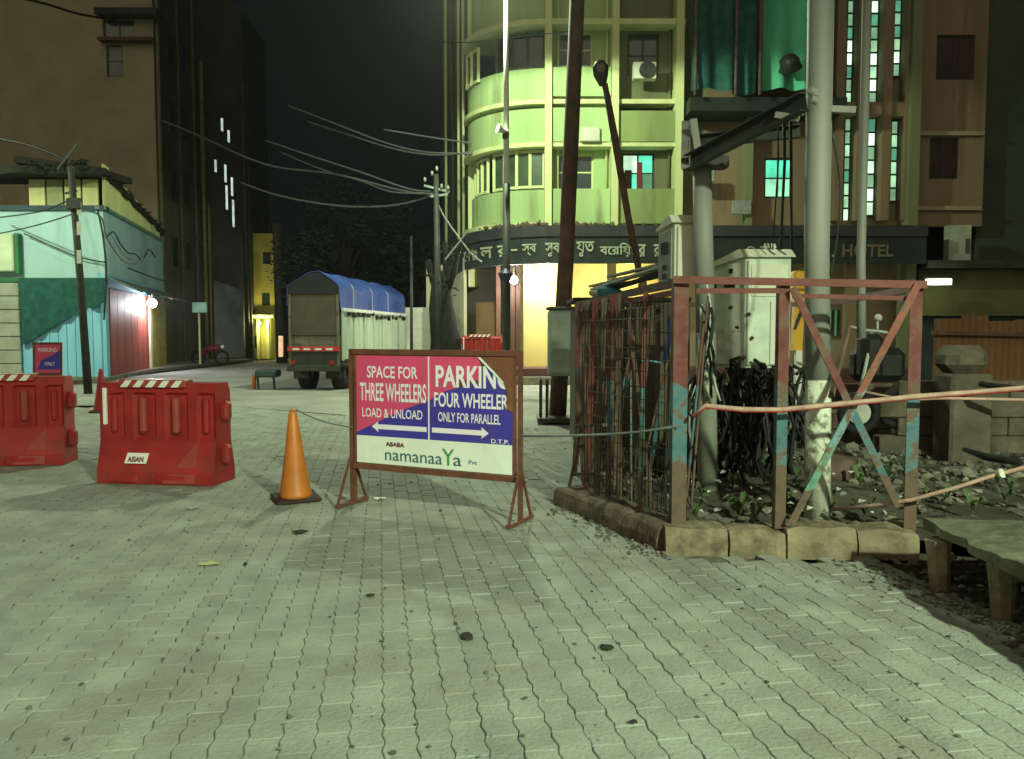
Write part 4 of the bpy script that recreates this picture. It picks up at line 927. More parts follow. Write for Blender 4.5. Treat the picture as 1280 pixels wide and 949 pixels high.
# stairwell glazing: three tall strips of panes between fins
gl = [emat('stair_pane_green',(.45,.85,.5),1.0), emat('stair_pane_pale',(.65,1,.7),1.5), emat('stair_pane_teal',(.15,.55,.33),.6), emat('stair_pane_dim',(.3,.6,.35),.7)]
for (a, b, breaks) in ((1047,1062,((275,145),(128,-38))), (1074,1093,((268,145),(128,-38))), (1104,1121,((250,148),(92,-38)))):
    for (pb, pt) in breaks:
        nz = max(3, round((pb-pt)/17)); f = MB(); za, zb = hz(pb), hz(pt)
        for k in range(nz+1): z = za+(zb-za)*k/nz; f.box((hx(a),HD+.26,z-.025),(hx(b),HD+.33,z+.025))
        for x in (hx(a), hx((a+b)/2), hx(b)): f.box((x-.02,HD+.262,za),(x+.02,HD+.325,zb))
        wo = f.build('stair_window', dkst_m, ht)
        for k in range(nz):
            z = za+(zb-za)*k/nz; z2 = za+(zb-za)*(k+1)/nz
            for (xa, xb) in ((hx(a)+.02,hx((a+b)/2)-.02),(hx((a+b)/2)+.02,hx(b)-.02)):
                MB().box((xa,HD+.29,z+.025),(xb,HD+.30,z2-.025)).build('pane', rnd.choice(gl), wo)
for px in (1041,1068,1099,1127): MB().box((hx(px)-.13,HD-.15,hz(276)),(hx(px)+.13,HD+.5,hz(-38))).build('fin', tan_m, ht)
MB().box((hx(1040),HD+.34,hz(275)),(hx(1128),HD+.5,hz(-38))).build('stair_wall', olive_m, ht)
MB().box((hx(1040),HD-.05,hz(146)),(hx(1127),HD+.25,hz(128))).build('spandrel', tan_m, ht)
# awning with curved corner, lettering
def aw_path():
    return [(-3.3,37),(-2.95,34),(-2.6,31),(-2.1,28),(-1.5,25.7),(-1.0,24.6),(-.4,23.95),(.3,23.55),(1.0,23.35),(hx(850),23.3),(hx(1140),23.3)]
ap = aw_path()
MB().band(ap, hz(331)-.02, hz(300), .12).build('fascia', awn_m, ht); MB().band([(x,y-.06) for x,y in ap], hz(299), hz(286), .5).build('fascia_cap', mat('dark_grey_board',(.035,.038,.042),.6,.3,2), ht)
so_ = MB(); so_.add([(x,y+.05,hz(286)+.01) for x,y in ap] + [(hx(1140),25,hz(286)+.01),(2,25,hz(286)+.01),(-1.0,27,hz(286)+.01),(-2.8,38,hz(286)+.01)], [tuple(range(len(ap)+4))]); so_.build('awning_top', trim_m, ht)
# letters painted on the fascia
def letters_on(txts, s0):
    for (txt, pa, pb, h_) in txts:
        xa, xb = X(pa,23.28), X(pb,23.28)
        text_mesh(txt, awt_m, ht, (xa, 23.27, hz(324)), (1,0,0), (0,0,1), xb-xa, h_, bold=.03 if txt[0] < 'z' else .014, lift=.004)
letters_on([('\u09b0\u09cd', 660-12, 662, .3) for _ in ()] , 0)
curve_txt = [('\u09cb', (-1.50,25.65), (-1.26,25.2)), ('\u099f', (-1.22,25.1),(-1.0,24.67)), ('\u09b2', (-.93,24.52),(-.55,24.13)), ('\u09b0', (-.42,23.96),(-.10,23.79)), ('-', (.0,23.72),(.18,23.62)), ('\u09b8\u09cd\u09ac', (.30,23.55),(.72,23.42))]
for ch, a, b in curve_txt:
    a = Vector((a[0],a[1],0)); b = Vector((b[0],b[1],0)); U = (b-a).normalized(); n = Vector((U.y,-U.x,0))
    hh = .34 if ch != '-' else .05
    text_mesh(ch, awt_m, ht, a + n*.05 + Vector((0,0,hz(322)+(.16 if ch=='-' else 0))), U, (0,0,1), (b-a).length, hh, bold=.014, lift=.0)
letters_on([('\u09b8\u09c1\u0995', 681, 703, .40), ('\u09af\u09c1\u09a4', 720, 742, .44), ('\u09ac\u09c7\u09b0\u09bf\u09af\u09bc\u09be', 749, 792, .40), ('\u09b0', 797, 806, .36), ('\u09b0', 816, 824, .36), ('\u09b0\u09bf', 922, 942, .3), ('\u09ab', 948, 960, .3), ('.', 1037, 1041, .06), ], 0)
text_mesh('HOTEL', mat('dull_tan_letters',(.16,.13,.09),.8,.3,4,bump=0), ht, (X(1050,23.28),23.27,hz(324)), (1,0,0), (0,0,1), X(1114,23.28)-X(1050,23.28), .36, bold=.03, lift=.004)  # duller tan than the cream letters
# ground floor: interior rooms and shops
zb_ = .45
MB().box((-1.6,HD-.6,0),(hx(1140),HD+8,zb_)).build('plinth', mat('maroon_plinth',(.10,.04,.035),.7,.3,3), ht)
MB().box((-1.2,HD-1.0,0),(hx(760),HD-.603,.22)).build('step', conc_m, ht)
MB().box((-3.2,HD+6.0,zb_),(hx(860),HD+6.2,hz(310))).build('back_wall', cw_m, ht)
MB().box((hx(650),HD+2.2,zb_+.003),(hx(690),HD+2.4,hz(315))).build('inner_wall', cw_m, ht)
MB().box((hx(655),HD+.8,zb_+.003),(hx(700),HD+.95,hz(315))).build('inner_wall', yw_m, ht)
MB().box((hx(700)+.003,HD+1.6,zb_+.003),(hx(860),HD+1.75,hz(315))).build('inner_wall', yw_m, ht)
MB().add([(-1.55,HD+1.8,zb_+.003),(-1.45,HD+1.75,zb_+.003),(-2.9,34,zb_+.003),(-3.0,34,zb_+.003),(-1.55,HD+1.8,hz(315)),(-1.45,HD+1.75,hz(315)),(-2.9,34,hz(315)),(-3.0,34,hz(315))],[(0,1,5,4),(1,2,6,5),(2,3,7,6),(3,0,4,7),(4,5,6,7)]).build('side_wall', cw_m, ht)
MB().box((hx(588),HD+3.5,zb_+.003),(hx(615),HD+3.9,hz(372))).build('counter', mat('ochre_counter',(.38,.28,.10),.7,.2,2), ht)
MB().add([(p[0],p[1]+.1,hz(316)) for p in ap[:9]]+[(hx(1140),23.4,hz(316)),(hx(1140),HD+6,hz(316)),(-2.9,34,hz(316))], [tuple(range(12))]).build('ceiling', cw_m, ht)
for px in (622, 641, 648): MB().box((hx(px)-.07,HD+1.4,zb_+.003),(hx(px)+.07,HD+1.55,hz(318))).build('column', wood_m if px < 648 else wood_m, ht)
for px, y_ in ((763,HD-.2),(850,HD-.2),(960,HD-.2),(1060,HD-.2)): MB().box((hx(px)-.14,y_,zb_+.003),(hx(px)+.14,y_+.3,hz(317))).build('column', yw_m if px < 800 else tan_m, ht)
MB().box((hx(860)+.003,HD+1.0,zb_+.003),(hx(1140),HD+1.2,hz(317))).build('shop_wall', brown_m, ht)
for i in range(7):
    a = hx(1040)+i*.09; MB().box((a,HD+.9,1.4),(a+.05,HD+.95,2.2)).build('grille_bar', emat('green_lit_bar',(.10,.4,.15),.35) if i % 2 else dkst_m, ht)
# downpipes on side
for (px, D_) in ((563,32),(572,30),(579,28.6),(585,27.6)):
    x = X(px,D_); MB().tube([(x-.12,D_-.25,3.0),(x-.12,D_-.25,18.0)], .05, 8).build('downpipe', trim_m if px != 572 else dkst_m, ht, True)
MB().box((hx(800)-.35,HD-.6,hz(106)),(hx(800)+.3,HD-.31,hz(86))).build('air_conditioner', box_m, ht)
MB().tube([(hx(802),HD-.61,hz(96)),(hx(802),HD-.64,hz(96))], .24, 16).build('fan_grille', dkst_m, ht)
# entrance lamps
def globe(label, px, py, D, r, e, c):
    t = thing('entrance_lamp', label, 'lamp', P(px,py,D)); q = P(px,py,D)
    MB().blob(q, r, 3, 0).build('globe', emat('white_lamp_glow',(.95,.97,1.0),35), t, True)
    MB().tube([q+Vector((0,0,r*.9)), q+Vector((0,0,r+.25))], .025, 8).build('stem', dkst_m, t)
    add_point('bulb', q+Vector((0,-r-.06,-.05)), e, c, .12, t)
globe('brilliant white entrance lamp left of the rusty pole', 685, 343, HD+.35, .21, 420, (1,.97,.75))
globe('white lamp behind the slim central pole under the awning', 642, 350, HD+.9, .13, 170, (.95,.95,1))
add_point('shop_bulb', (hx(790), HD+.6, 3.2), 90, (1,.85,.4), .1)
bpy.data.objects['shop_bulb'].parent = ht; bpy.data.objects['shop_bulb'].location -= ROOT[ht.name]
lg = MB()
for i in range(150):
    k = rnd.choice(range(5, len(ap)-2)); a = Vector((*ap[k],0)).lerp(Vector((*ap[k+1],0)), rnd.random()); s_ = rnd.uniform(.03,.09)
    lg.blob((a.x, a.y+.15+rnd.random()*.2, hz(286)+.04+s_*.4), s_, 1, .5, rnd.uniform(.5,1.3))
tag(lg.build('awning_debris', bars_m), 'small debris and tufts lying along the top of the hotel awning', 'debris', kind='stuff')
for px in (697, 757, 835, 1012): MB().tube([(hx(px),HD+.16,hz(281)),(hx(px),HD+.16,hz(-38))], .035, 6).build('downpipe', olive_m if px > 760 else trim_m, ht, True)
for (px, py, m_) in ((735,172,box_m),(875,222,boxs_m),(920,262,boxs_m)): MB().bbox((hx(px)-.28,HD-.42,hz(py)-.2),(hx(px)+.28,HD-.302,hz(py)+.2), .02).build('wall_unit', m_, ht)
# scaffold netting
nb = thing('scaffold_netting', 'dark green scaffold netting hung over the upper right front of the hotel', 'netting', (hx(920),HD-1.2,hz(130)))
def net(a, b, z0, z1, y, n=30):
    mb = MB(); cols = []; m_ = 10
    for i in range(n+1):
        x = a+(b-a)*i/n
        for k in range(m_+1):
            z = z0+(z1-z0)*k/m_; mb.v.append(Vector((x, y + .16*noise.noise(Vector((x*2.2,z*.5,y))) + .06*math.sin(x*9), z + (.12*noise.noise(Vector((x,0,1))) if k == 0 else 0))))
    for i in range(n):
        for k in range(m_): s_ = i*(m_+1)+k; mb.f.append((s_, s_+m_+1, s_+m_+2, s_+1))
    return mb
net(hx(930), hx(996), hz(128), hz(-35), HD-1.2).build('sheet', netd_m, nb, True); net(hx(850), hx(898), hz(128), hz(-35), HD-1.1).build('sheet', netg_m, nb, True); net(hx(900), hx(928), hz(128), hz(-35), HD-.9).build('sheet', netg_m, nb, True)
for px in (853, 900, 928, 996): MB().tube([(hx(px),HD-1.3,hz(135)),(hx(px),HD-1.3,hz(-35))], .05, 8).build('scaffold_tube', bars_m, nb, True)
tag(MB().blob((hx(958),HD-1.6,hz(103)), .3, 2, .5, .8).build('sack', dkst_m, None, True), 'dark bundle snagged low on the green netting', 'bundle')
# right shop annex
an = thing('shop_annex', 'dark building at the right edge with a dull teal shutter front', 'building', (hx(1240),HD,0))
MB().box((hx(1230),HD+.6,0),(hx(1420),HD+8,13)).build('wall', mat('dark_green_wall',(.05,.065,.05),.9,.3,.8), an)
MB().box((hx(1142),HD-.2,hz(395)),(hx(1420),HD+.15,hz(338))).build('sign_band', mat('olive_sign_band',(.10,.10,.04),.8,.3,1), an)
for i in range(14): MB().box((hx(1142)+i*.75,HD+.16,0),(hx(1142)+i*.75+.73,HD+.24,hz(396))).build('shutter_panel', tealw_m, an)
MB().box((hx(1142),HD-.7,hz(337)),(hx(1420),HD+.2,hz(328))).build('canopy', roof_m, an)
MB().box((hx(1176),HD-.3,hz(330)),(hx(1203),HD-.0,hz(283))).build('white_cabinet', mat('dull_white_board',(.36,.42,.34),.7,.3,2), an)
MB().box((hx(1196),HD-.32,hz(318)),(hx(1201),HD-.3,hz(300))).build('cabinet_slot', grey_m, an)
t = thing('tube_light', 'short glowing white tube light on the dark shop front at right', 'tube light', P(1172,352,HD-.8))
a, b = P(1157,356,HD-.8), P(1188,349,HD-.8)
MB().box((a.x,HD-.88,a.z),(b.x,HD-.8,b.z)).build('tube', emat('tube_glow',(.85,1,.7),6), t)
MB().box((a.x-.05,HD-.795,a.z-.03),(b.x+.05,HD-.74,b.z+.06)).build('fitting', dkst_m, t)
add_point('bulb', ((a.x+b.x)/2, HD-1.1, a.z-.05), 12, (.85,1,.6), .1, t)
nb2 = thing('far_block', 'dark block at the far right upper edge beyond the hotel', 'building', (hx(1300),40,0))
MB().box((X(1226,30),30,0),(X(1500,30),34,22)).build('wall', grey_m, nb2)

# ------------------------------------------------------------------ left: turquoise shop
sh = thing('turquoise_shop', 'turquoise corner shop with a red shutter on its side', 'shop', (-13,26,0))
A = Vector((X(133,25),25,0)); Bv = Vector((X(206,34),34,0)); dS = (Bv-A).normalized(); nS = Vector((dS.y,-dS.x,0))
Lf = X(-70,25); zt = Z(262,25); zg = Z(350,25)
MB().box((Lf,25,zg),(A.x,25.2,zt)).build('front_upper_wall', cyan_m, sh)
def sidewall(n_, u0, u1, z0, z1, m, off=0, t=.2, par=sh):
    a = A+dS*u0+nS*off; b = A+dS*u1+nS*off; mb = MB(); mb.extr([a+Vector((0,0,z0)), b+Vector((0,0,z0)), b+Vector((0,0,z1)), a+Vector((0,0,z1))], -nS*t); return mb.build(n_, m, par)
LS = (Bv-A).length
sidewall('side_upper_wall', .003, LS, zg+.2, zt, cyan_m)
sidewall('side_lower_wall', .003, LS, 0, zg+.197, cyan2_m)
MB().box((Lf,25.003,0),(A.x-.01,25.19,zg-.003)).build('front_lower_wall', cyan2_m, sh)
MB().box((Lf,24.93,zt-.04),(A.x+.05,25.3,zt+.12)).build('roof_edge', mat('dark_blue_edge',(.03,.06,.08),.7,.3,3), sh)
sidewall('roof_edge', -.05, LS, zt, zt+.10, mat('green_edge',(.16,.30,.24),.7,.3,3), .08, .3)
rf = MB(); rf.extr([Vector((Lf,25,zt)), Vector((A.x,25,zt)), Bv+Vector((0,0,zt)), Vector((Lf,34,zt))], (0,0,.05)); rf.build('roof', roof_m, sh)
# blue door boards on the front, shutter slats, green cloth
for i in range(10):
    a = X(30,24.95)+i*.27
    if a+.25 < A.x: MB().bbox((a,24.93,.12),(a+.255,24.998,zg-.25), .01).build('door_board', cyan2_m, sh)
for i in range(7):
    z = .12+i*.42; MB().bbox((Lf,24.90,z),(X(26,24.95),24.99,z+.40), .02).build('shutter_slat', mat('grey_shutter',(.30,.32,.26),.7,.2,3), sh)
cl = MB(); n = 24
xa, xb = X(26,24.8), X(132,24.8)
for i in range(n+1):
    x = xa+(xb-xa)*i/n; bot = zg-.1-(2.0-1.55*(i/n) if i/n < .75 else .75+.1*math.sin(i)); 
    for k in range(9): z = zg+.04+(bot-zg)*k/8; cl.v.append(Vector((x, 24.80+.06*math.sin(i*1.6+k*.3)*(k/8)+.02*noise.noise(Vector((x*3,z*3,0))), z)))
for i in range(n):
    for k in range(8): s_ = i*9+k; cl.f.append((s_,s_+1,s_+10,s_+9))
tag(cl.build('shade_net', netg_m, None, True), 'green shade net draped over the front of the turquoise shop', 'net')
MB().box((X(-70,24.7),24.9,zg-.06),(A.x+.03,24.99,zg+.06)).build('lintel', mat('dark_green_paint',(.03,.16,.07),.7,.3,3), sh)
t = MB().bbox((X(-20,24.9),24.72,Z(340,24.9)),(X(24,24.9),24.99,Z(293,24.9)), .03).build('hanging_cabinet', mat('pale_green_board',(.52,.60,.42),.7,.2,2), sh)
MB().box((X(24,24.9)+.002,24.8,Z(342,24.9)),(X(29,24.9),24.99,Z(292,24.9))).build('cabinet_side', mat('dark_green_paint',(.03,.16,.07),.7,.3,3), sh)
# side: shutter with vertical panels, canopy, post
ush = LS*.60
for i in range(6):
    u = .35+i*(ush/6); sidewall('shutter_panel', u, u+ush/6-.05, .12, zg-.25, shut_m, .05, .05)
sidewall('shutter_frame', ush+.40, ush+.75, .1, zg-.2, mat('cream_door_frame',(.6,.5,.36),.7,.2,3), .10, .12)
sidewall('side_door', ush+.9, LS-.05, .1, zg-.3, mat('mustard_door',(.35,.30,.06),.7,.3,3), .06, .06)
cnp = MB(); a = A+nS*.0+Vector((0,0,zg+.15)); b = A+dS*LS*.97+Vector((0,0,zg+.05))
cnp.extr([a, b, b+nS*1.0+Vector((0,0,-.35)), a+nS*.9+Vector((0,0,-.42))], (0,0,-.04)); cnp.build('canopy', mat('grey_tin_canopy',(.16,.18,.18),.6,.3,3), sh)
for i in range(7):
    p = A+dS*(LS*(.1+.14*i)); MB().beam(p+Vector((0,0,zg+.08)), p+nS*.9+Vector((0,0,zg-.34)), .04,.05).build('canopy_rib', dkst_m, sh)
q = P(190,379,30.2); t = thing('shop_lamp', 'bright white lamp under the canopy of the turquoise shop', 'lamp', q)
MB().blob(q, .17, 3, 0).build('bulb', emat('white_lamp_glow',(.95,.97,1.0),35), t, True)
MB().tube([q+Vector((0,0,.15)), q+Vector((0,0,.4))], .03, 8).build('holder', dkst_m, t)
add_point('light', q+Vector((.15,-.25,-.1)), 330, (.92,.95,1), .15, t)
# terrace: yellow corrugated sheets and ragged roof
zr = Z(214,25.3)
for i in range(11):
    u = .3+i*.78
    a = A+dS*u-nS*.06+Vector((0,0,zt+.1)); b = A+dS*(u+.68)-nS*.06+Vector((0,0,zt+.1)); hgt = (1.35-.085*i)
    mb = MB(); nn = 8
    pts = [((a.lerp(b,k/nn)+nS*.06*(k%2)).x, (a.lerp(b,k/nn)+nS*.06*(k%2)).y) for k in range(nn+1)]
    mb.band(pts, zt+.1, zt+.1+hgt, .02); mb.build('corrugated_sheet', yell_m, sh)
for i in range(4):
    a = X(42,25.4)+i*.56
    MB().bbox((a,25.4,zt+.1),(a+.5,25.46,zt+1.0), .01).build('terrace_panel', yell_m if i != 1 else mat('dull_yellow_panel',(.35,.37,.18),.7,.2,2), sh)
a = A+dS*(LS*.66)-nS*.25
MB().bbox((a.x-.0,a.y,zt+.05),(a.x+.02,a.y+1.3,zt+.75), .005).build('frame', trim_m, sh)
rr = MB()
def rpt(u, off, z): p = A+dS*u+nS*off; return Vector((p.x,p.y,z))
top = [(Lf, 24.6, Z(197,24.6)), (X(60,24.4),24.4,Z(203,24.4)), (X(95,24.4),24.4,Z(204,24.4)), (X(128,24.8),24.8,Z(212,24.8))]
n = 16; vs = []; 
for i in range(n+1):
    p = rpt(LS*i/n, .10+.10*noise.noise(Vector((i*.7,0,0))), Z(212,24.8)-.085*LS*i/n+.12*noise.noise(Vector((i*.9,4,0)))-.0); p = p + Vector((0,0,.10)); qn = p - nS*2.5 + Vector((0,0,.25)); vs += [p, qn]
for i in range(n): s_ = i*2; rr.f.append((s_,s_+2,s_+3,s_+1))
rr.v = vs; k0 = len(vs)
fr_ = []
for i in range(11):
    f_ = i/10; x = Lf+(A.x-Lf)*f_; fr_ += [Vector((x,24.5+.1*math.sin(i*2),Z(208,24.5)+.1*noise.noise(Vector((i*.8,8,0))))), Vector((x,27,Z(208,24.5)+.12))]
rr.v += fr_
for i in range(10): s_ = k0+i*2; rr.f.append((s_,s_+2,s_+3,s_+1))
ro = rr.build('ragged_roof', roof_m, sh); sm = ro.modifiers.new('thick','SOLIDIFY'); sm.thickness = .2; sm.offset = -1
# bushy clutter over the roof edge
lf = MB()
for i in range(260):
    u = rnd.uniform(0, LS); p = rpt(u, .1+rnd.uniform(-.25,.1), Z(212,24.8)-.085*u+rnd.uniform(-.12,.16)); s_ = rnd.uniform(.05,.13)
    M_ = Matrix.Translation(p) @ Matrix.Rotation(rnd.uniform(0,6),4,'Z') @ Matrix.Rotation(rnd.uniform(0,3),4,'X'); lf.add([M_ @ Vector(q) for q in ((-s_,0,0),(0,-s_*.5,0),(s_,0,.02),(0,s_*.5,0))], [(0,1,2,3)])
for i in range(110):
    p = Vector((rnd.uniform(X(40,24.5),A.x), 24.45+rnd.uniform(-.2,.2), Z(208,24.5)+rnd.uniform(-.14,.16))); s_ = rnd.uniform(.05,.13)
    M_ = Matrix.Translation(p) @ Matrix.Rotation(rnd.uniform(0,6),4,'Z') @ Matrix.Rotation(rnd.uniform(0,3),4,'X'); lf.add([M_ @ Vector(q) for q in ((-s_,0,0),(0,-s_*.5,0),(s_,0,.02),(0,s_*.5,0))], [(0,1,2,3)])
tag(lf.build('creeper', leaf_m), 'dark creeper trailing along the ragged roof edge of the turquoise shop', 'creeper', kind='stuff')
# left pole
t = thing('utility_pole', 'dark utility pole with torn posters before the turquoise shop', 'pole', (X(107,19.7),19.7,0))
MB().tube([(X(108,19.7),19.7,0),(X(103,19.7),19.7,2.6),(X(95,19.7),19.7,Z(208,19.7))], [.10,.085,.075], 10).build('shaft', mat('mottled_pole',(.035,.034,.026),.8,.5,4,c2=(.10,.10,.07),c2scale=4,c2amt=.42), t, True)
MB().beam(P(72,212,19.7), P(97,180,19.7), .05,.05).build('arm', dkst_m, t); MB().beam(P(82,242,19.7), P(96,238,19.7), .05,.05).build('arm', dkst_m, t)
MB().bbox(P(89,262,19.6)+Vector((-.1,-.06,0)), P(103,254,19.6)+Vector((-.02,.05,.12)), .02).build('meter_box', dkst_m, t)
for z in (3.2,3.9,4.4): p = P(98,416-(z-1.5)/.0197,19.6); MB().bbox(p+Vector((-.02,-.035,0)), p+Vector((.09,-.02,.32)), .005).build('torn_poster', box_m, t)

# ------------------------------------------------------------------ left: tall buildings
bb = thing('brown_apartment_block', 'tall brown rendered block rising behind the turquoise shop', 'building', (X(100,36),38,0))
xr = X(201,36)
mb = MB(); wall_open(mb, X(-160,36), xr, 0, 19, 36, .3, [(X(143,36),X(163,36),Z(96,36),Z(56,36)), (X(140,36),X(178,36),Z(52,36),Z(24,36))]); mb.build('wall', brown_m, bb)
window(bb, X(143,36),X(163,36),Z(96,36),Z(56,36),36,grey_m,mat('grey_glass',(.12,.14,.15),.3,.2,2),1,2)
window(bb, X(140,36),X(178,36),Z(52,36),Z(24,36),36,grey_m,glass_m,2,1)
MB().box((X(138,36),35.6,Z(54,36)),(xr+.1,35.99,Z(50,36))).build('ledge', rust_m, bb)
MB().box((X(138,36),35.4,Z(24,36)),(xr+.4,35.99,Z(16,36))).build('sunshade', roof_m, bb)
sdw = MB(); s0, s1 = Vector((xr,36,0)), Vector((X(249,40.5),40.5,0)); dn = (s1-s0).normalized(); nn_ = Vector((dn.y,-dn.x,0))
sdw.extr([s0+Vector((0,.302,0)), s1, s1+Vector((0,0,19)), s0+Vector((0,.302,19))], -nn_*.3); sdw.build('side_wall', mat('dark_side_wall',(.13,.12,.085),.9,.3,.6,streak=True), bb)  # side wall darker and greyer than the brown front
for u in (.28,.62):
    for z in (4.5,7.6,10.7,13.8):
        p = s0.lerp(s1,u)+nn_*.02; q = s0.lerp(s1,u+.16)+nn_*.02
        wf = MB().extr([p+Vector((0,0,z)), q+Vector((0,0,z)), q+Vector((0,0,z+1.5)), p+Vector((0,0,z+1.5))], nn_*.06).build('window', grey_m, bb)
        MB().extr([p.lerp(q,.12)+nn_*.061+Vector((0,0,z+.1)), p.lerp(q,.88)+nn_*.061+Vector((0,0,z+.1)), p.lerp(q,.88)+nn_*.061+Vector((0,0,z+1.4)), p.lerp(q,.12)+nn_*.061+Vector((0,0,z+1.4))], nn_*.01).build('pane', glass_m, wf)
for u, r in ((.02,.09),(.5,.06),(.9,.07)):
    p = s0.lerp(s1,u)+nn_*.15; MB().tube([p+Vector((0,0,.2)), p+Vector((0,0,18))], r, 8).build('downpipe', mat('grimy_pipe',(.15,.14,.10),.8,.3,2), bb, True)
db = thing('dark_block', 'dark unlit block with narrow glowing stair slits beyond the brown block', 'building', (X(280,43),43,0))
d0, d1 = Vector((X(249,40.6),40.6,0)), Vector((X(309,44.5),44.5,0)); dd_ = (d1-d0).normalized(); nd = Vector((dd_.y,-dd_.x,0))
MB().extr([d0, d1, d1+Vector((0,0,19)), d0+Vector((0,0,19))], Vector((-.2,5,0))).build('wall', grey_m, db)
slit = emat('slit_glow',(.75,.9,.85),.8)
for (px, py0, py1) in ((280,148,164),(288,163,178),(271,200,215),(283,206,228),(284,232,262),(291,222,245),(292,250,284)):
    u = (px-249)/60; p = d0.lerp(d1,u)+nd*.01; D_ = p.y
    wf = MB().extr([p-dd_*.12+Vector((0,0,Z(py1,D_)-.05)), p+dd_*.14+Vector((0,0,Z(py1,D_)-.05)), p+dd_*.14+Vector((0,0,Z(py0,D_)+.05)), p-dd_*.12+Vector((0,0,Z(py0,D_)+.05))], nd*.05).build('window', dkst_m, db)
    MB().extr([p-dd_*.07+nd*.052+Vector((0,0,Z(py1,D_))), p+dd_*.09+nd*.052+Vector((0,0,Z(py1,D_))), p+dd_*.09+nd*.052+Vector((0,0,Z(py0,D_))), p-dd_*.07+nd*.052+Vector((0,0,Z(py0,D_)))], nd*.02).build('pane', slit, wf)
a = d0.lerp(d1,.25)+nd*.15; b = d0.lerp(d1,.85)+nd*.15
MB().extr([a+Vector((0,0,.15)), b+Vector((0,0,.15)), b+Vector((0,0,3.8)), a+Vector((0,0,4.2))], nd*.05).build('shutter', greyw_m, db)
for u, r in ((.05,.10),(.14,.07),(.9,.13),(.98,.1)): p = d0.lerp(d1,u)+nd*.3; MB().tube([p, p+Vector((0,0,8 if r < .1 else 15))], r, 8).build('column', mat('yellowish_column',(.25,.22,.09),.8,.3,3) if u < .2 else dkst_m, db, True)
# small lit yellow house
yh = thing('yellow_house', 'narrow lit yellow house at the end of the side street', 'house', (X(328,46),46,0))
za, zb2 = 0, Z(292,46)
yo = [(X(330,46),X(340,46),Z(330,46),Z(315,46)), (X(328,46),X(338,46),Z(382,46),Z(366,46)), (X(314,46),X(322,46),Z(435,46),Z(420,46))]
mb = MB(); wall_open(mb, X(309,46), X(346,46), za, zb2, 46, .3, yo); mb.build('wall', mat('yellow_house_paint',(.55,.50,.12),.8,.2,1), yh)
for o_ in yo: window(yh, *o_, 46, dkst_m, glass_m, 2, 1)
MB().box((X(309,46),45.4,Z(398,46)),(X(346,46),45.99,Z(394,46))).build('canopy', trim_m, yh)
for px in (312,326,338): MB().box((X(px,46)-.08,45.5,0),(X(px,46)+.08,45.66,Z(399,46))).build('column', trim_m, yh)
add_point('porch_bulb', P(324,405,44.9), 130, (1,.95,.4), .1, yh)
MB().blob(P(324,404,45.2), .1, 2, 0).build('porch_lamp', emat('porch_glow',(1,1,.6),14), yh, True)
pole('utility_pole', 'tall dark pole beside the lit yellow house', [(X(352,40),40,0),(X(348,40),40,Z(280,40))], [.28,.2], dkst_m)
pole('marker_post', 'short pale glowing marker post left of the truck', [P(351,446,32),P(351,420,32)], [.09,.09], emat('orange_marker',(1,.62,.38),.9))
# motorbike & small bits beside street
mt = thing('parked_motorbike', 'small dark motorbike parked by the blue grey shutter', 'motorbike', P(262,455,36))
q = P(262,446,36)
for dx in (-.5,.55):
    ring = [q+Vector((dx,0,-.05)) + Vector((math.cos(a*math.pi/6)*.3,0,math.sin(a*math.pi/6)*.3)) for a in range(13)]
    MB().tube(ring, .06, 6, False).build('tyre', tyre_m, mt, True)
MB().tube([q+Vector((-.5,0,0)),q+Vector((-.1,0,.35)),q+Vector((.35,0,.4)),q+Vector((.6,0,.5))], [.08,.16,.14,.06], 8).build('body', mat('maroon_bike_paint',(.15,.02,.03),.4,.2,3), mt, True)
MB().tube([q+Vector((.5,-.3,.6)),q+Vector((.52,.3,.62))], .03, 6).build('handlebar', cable_m, mt)
MB().blob(q+Vector((.62,-.1,.45)), .09, 2, 0).build('headlight', white_m, mt, True)
st_ = thing('street_sign_box', 'small teal sign box hanging beside the dark block', 'sign', P(248,385,35))
a, b = P(241,391,35), P(259,378,35); MB().bbox((a.x,34.9,a.z),(b.x,35,b.z), .03).build('face', mat('pale_teal_board',(.35,.6,.5),.6,.3,3), st_); MB().beam(P(249,392,35),(P(249,392,35).x,35,.1), .07,.07).build('post', mat('cream_post',(.6,.58,.3),.7,.2,3), st_)
# low bench / stool behind, with small cone
bn = thing('low_handcart', 'low dark cart standing empty on the road left of the truck', 'cart', P(332,480,21))
MB().bbox(P(318,472,21)+Vector((0,0,0)), P(345,463,21)+Vector((0,.5,.0)), .04).build('tray', tealw_m, bn)
for px in (322,342): MB().beam(P(px,472,21.1), (X(px,21.1),21.1,0), .05,.05).build('leg', dkst_m, bn)
MB().tube([P(318,468,21.3), P(317,486,21.3)], [.05,.07], 8).build('orange_leg', orange_m, bn)
# kerb / footpath along left
struct('footpath', MB().extr([(-40,22,.0),(-13.2,22,.0),(-12.3,24.0,.0),(-13.6,30,0),(-13.6,42,0),(-40,42,0)], (0,0,.13)), conc_m)
kb2 = thing('road_kerb', 'long low kerb of pale stones edging the footpath by the shop', 'kerb', (-15,21.8,0))
for i in range(30): a = -27+i*.47; MB().bbox((a,21.75+.01*(i%3),0),(a+.45,21.98,.15), .02).build('kerb_stone', conc_m, kb2)

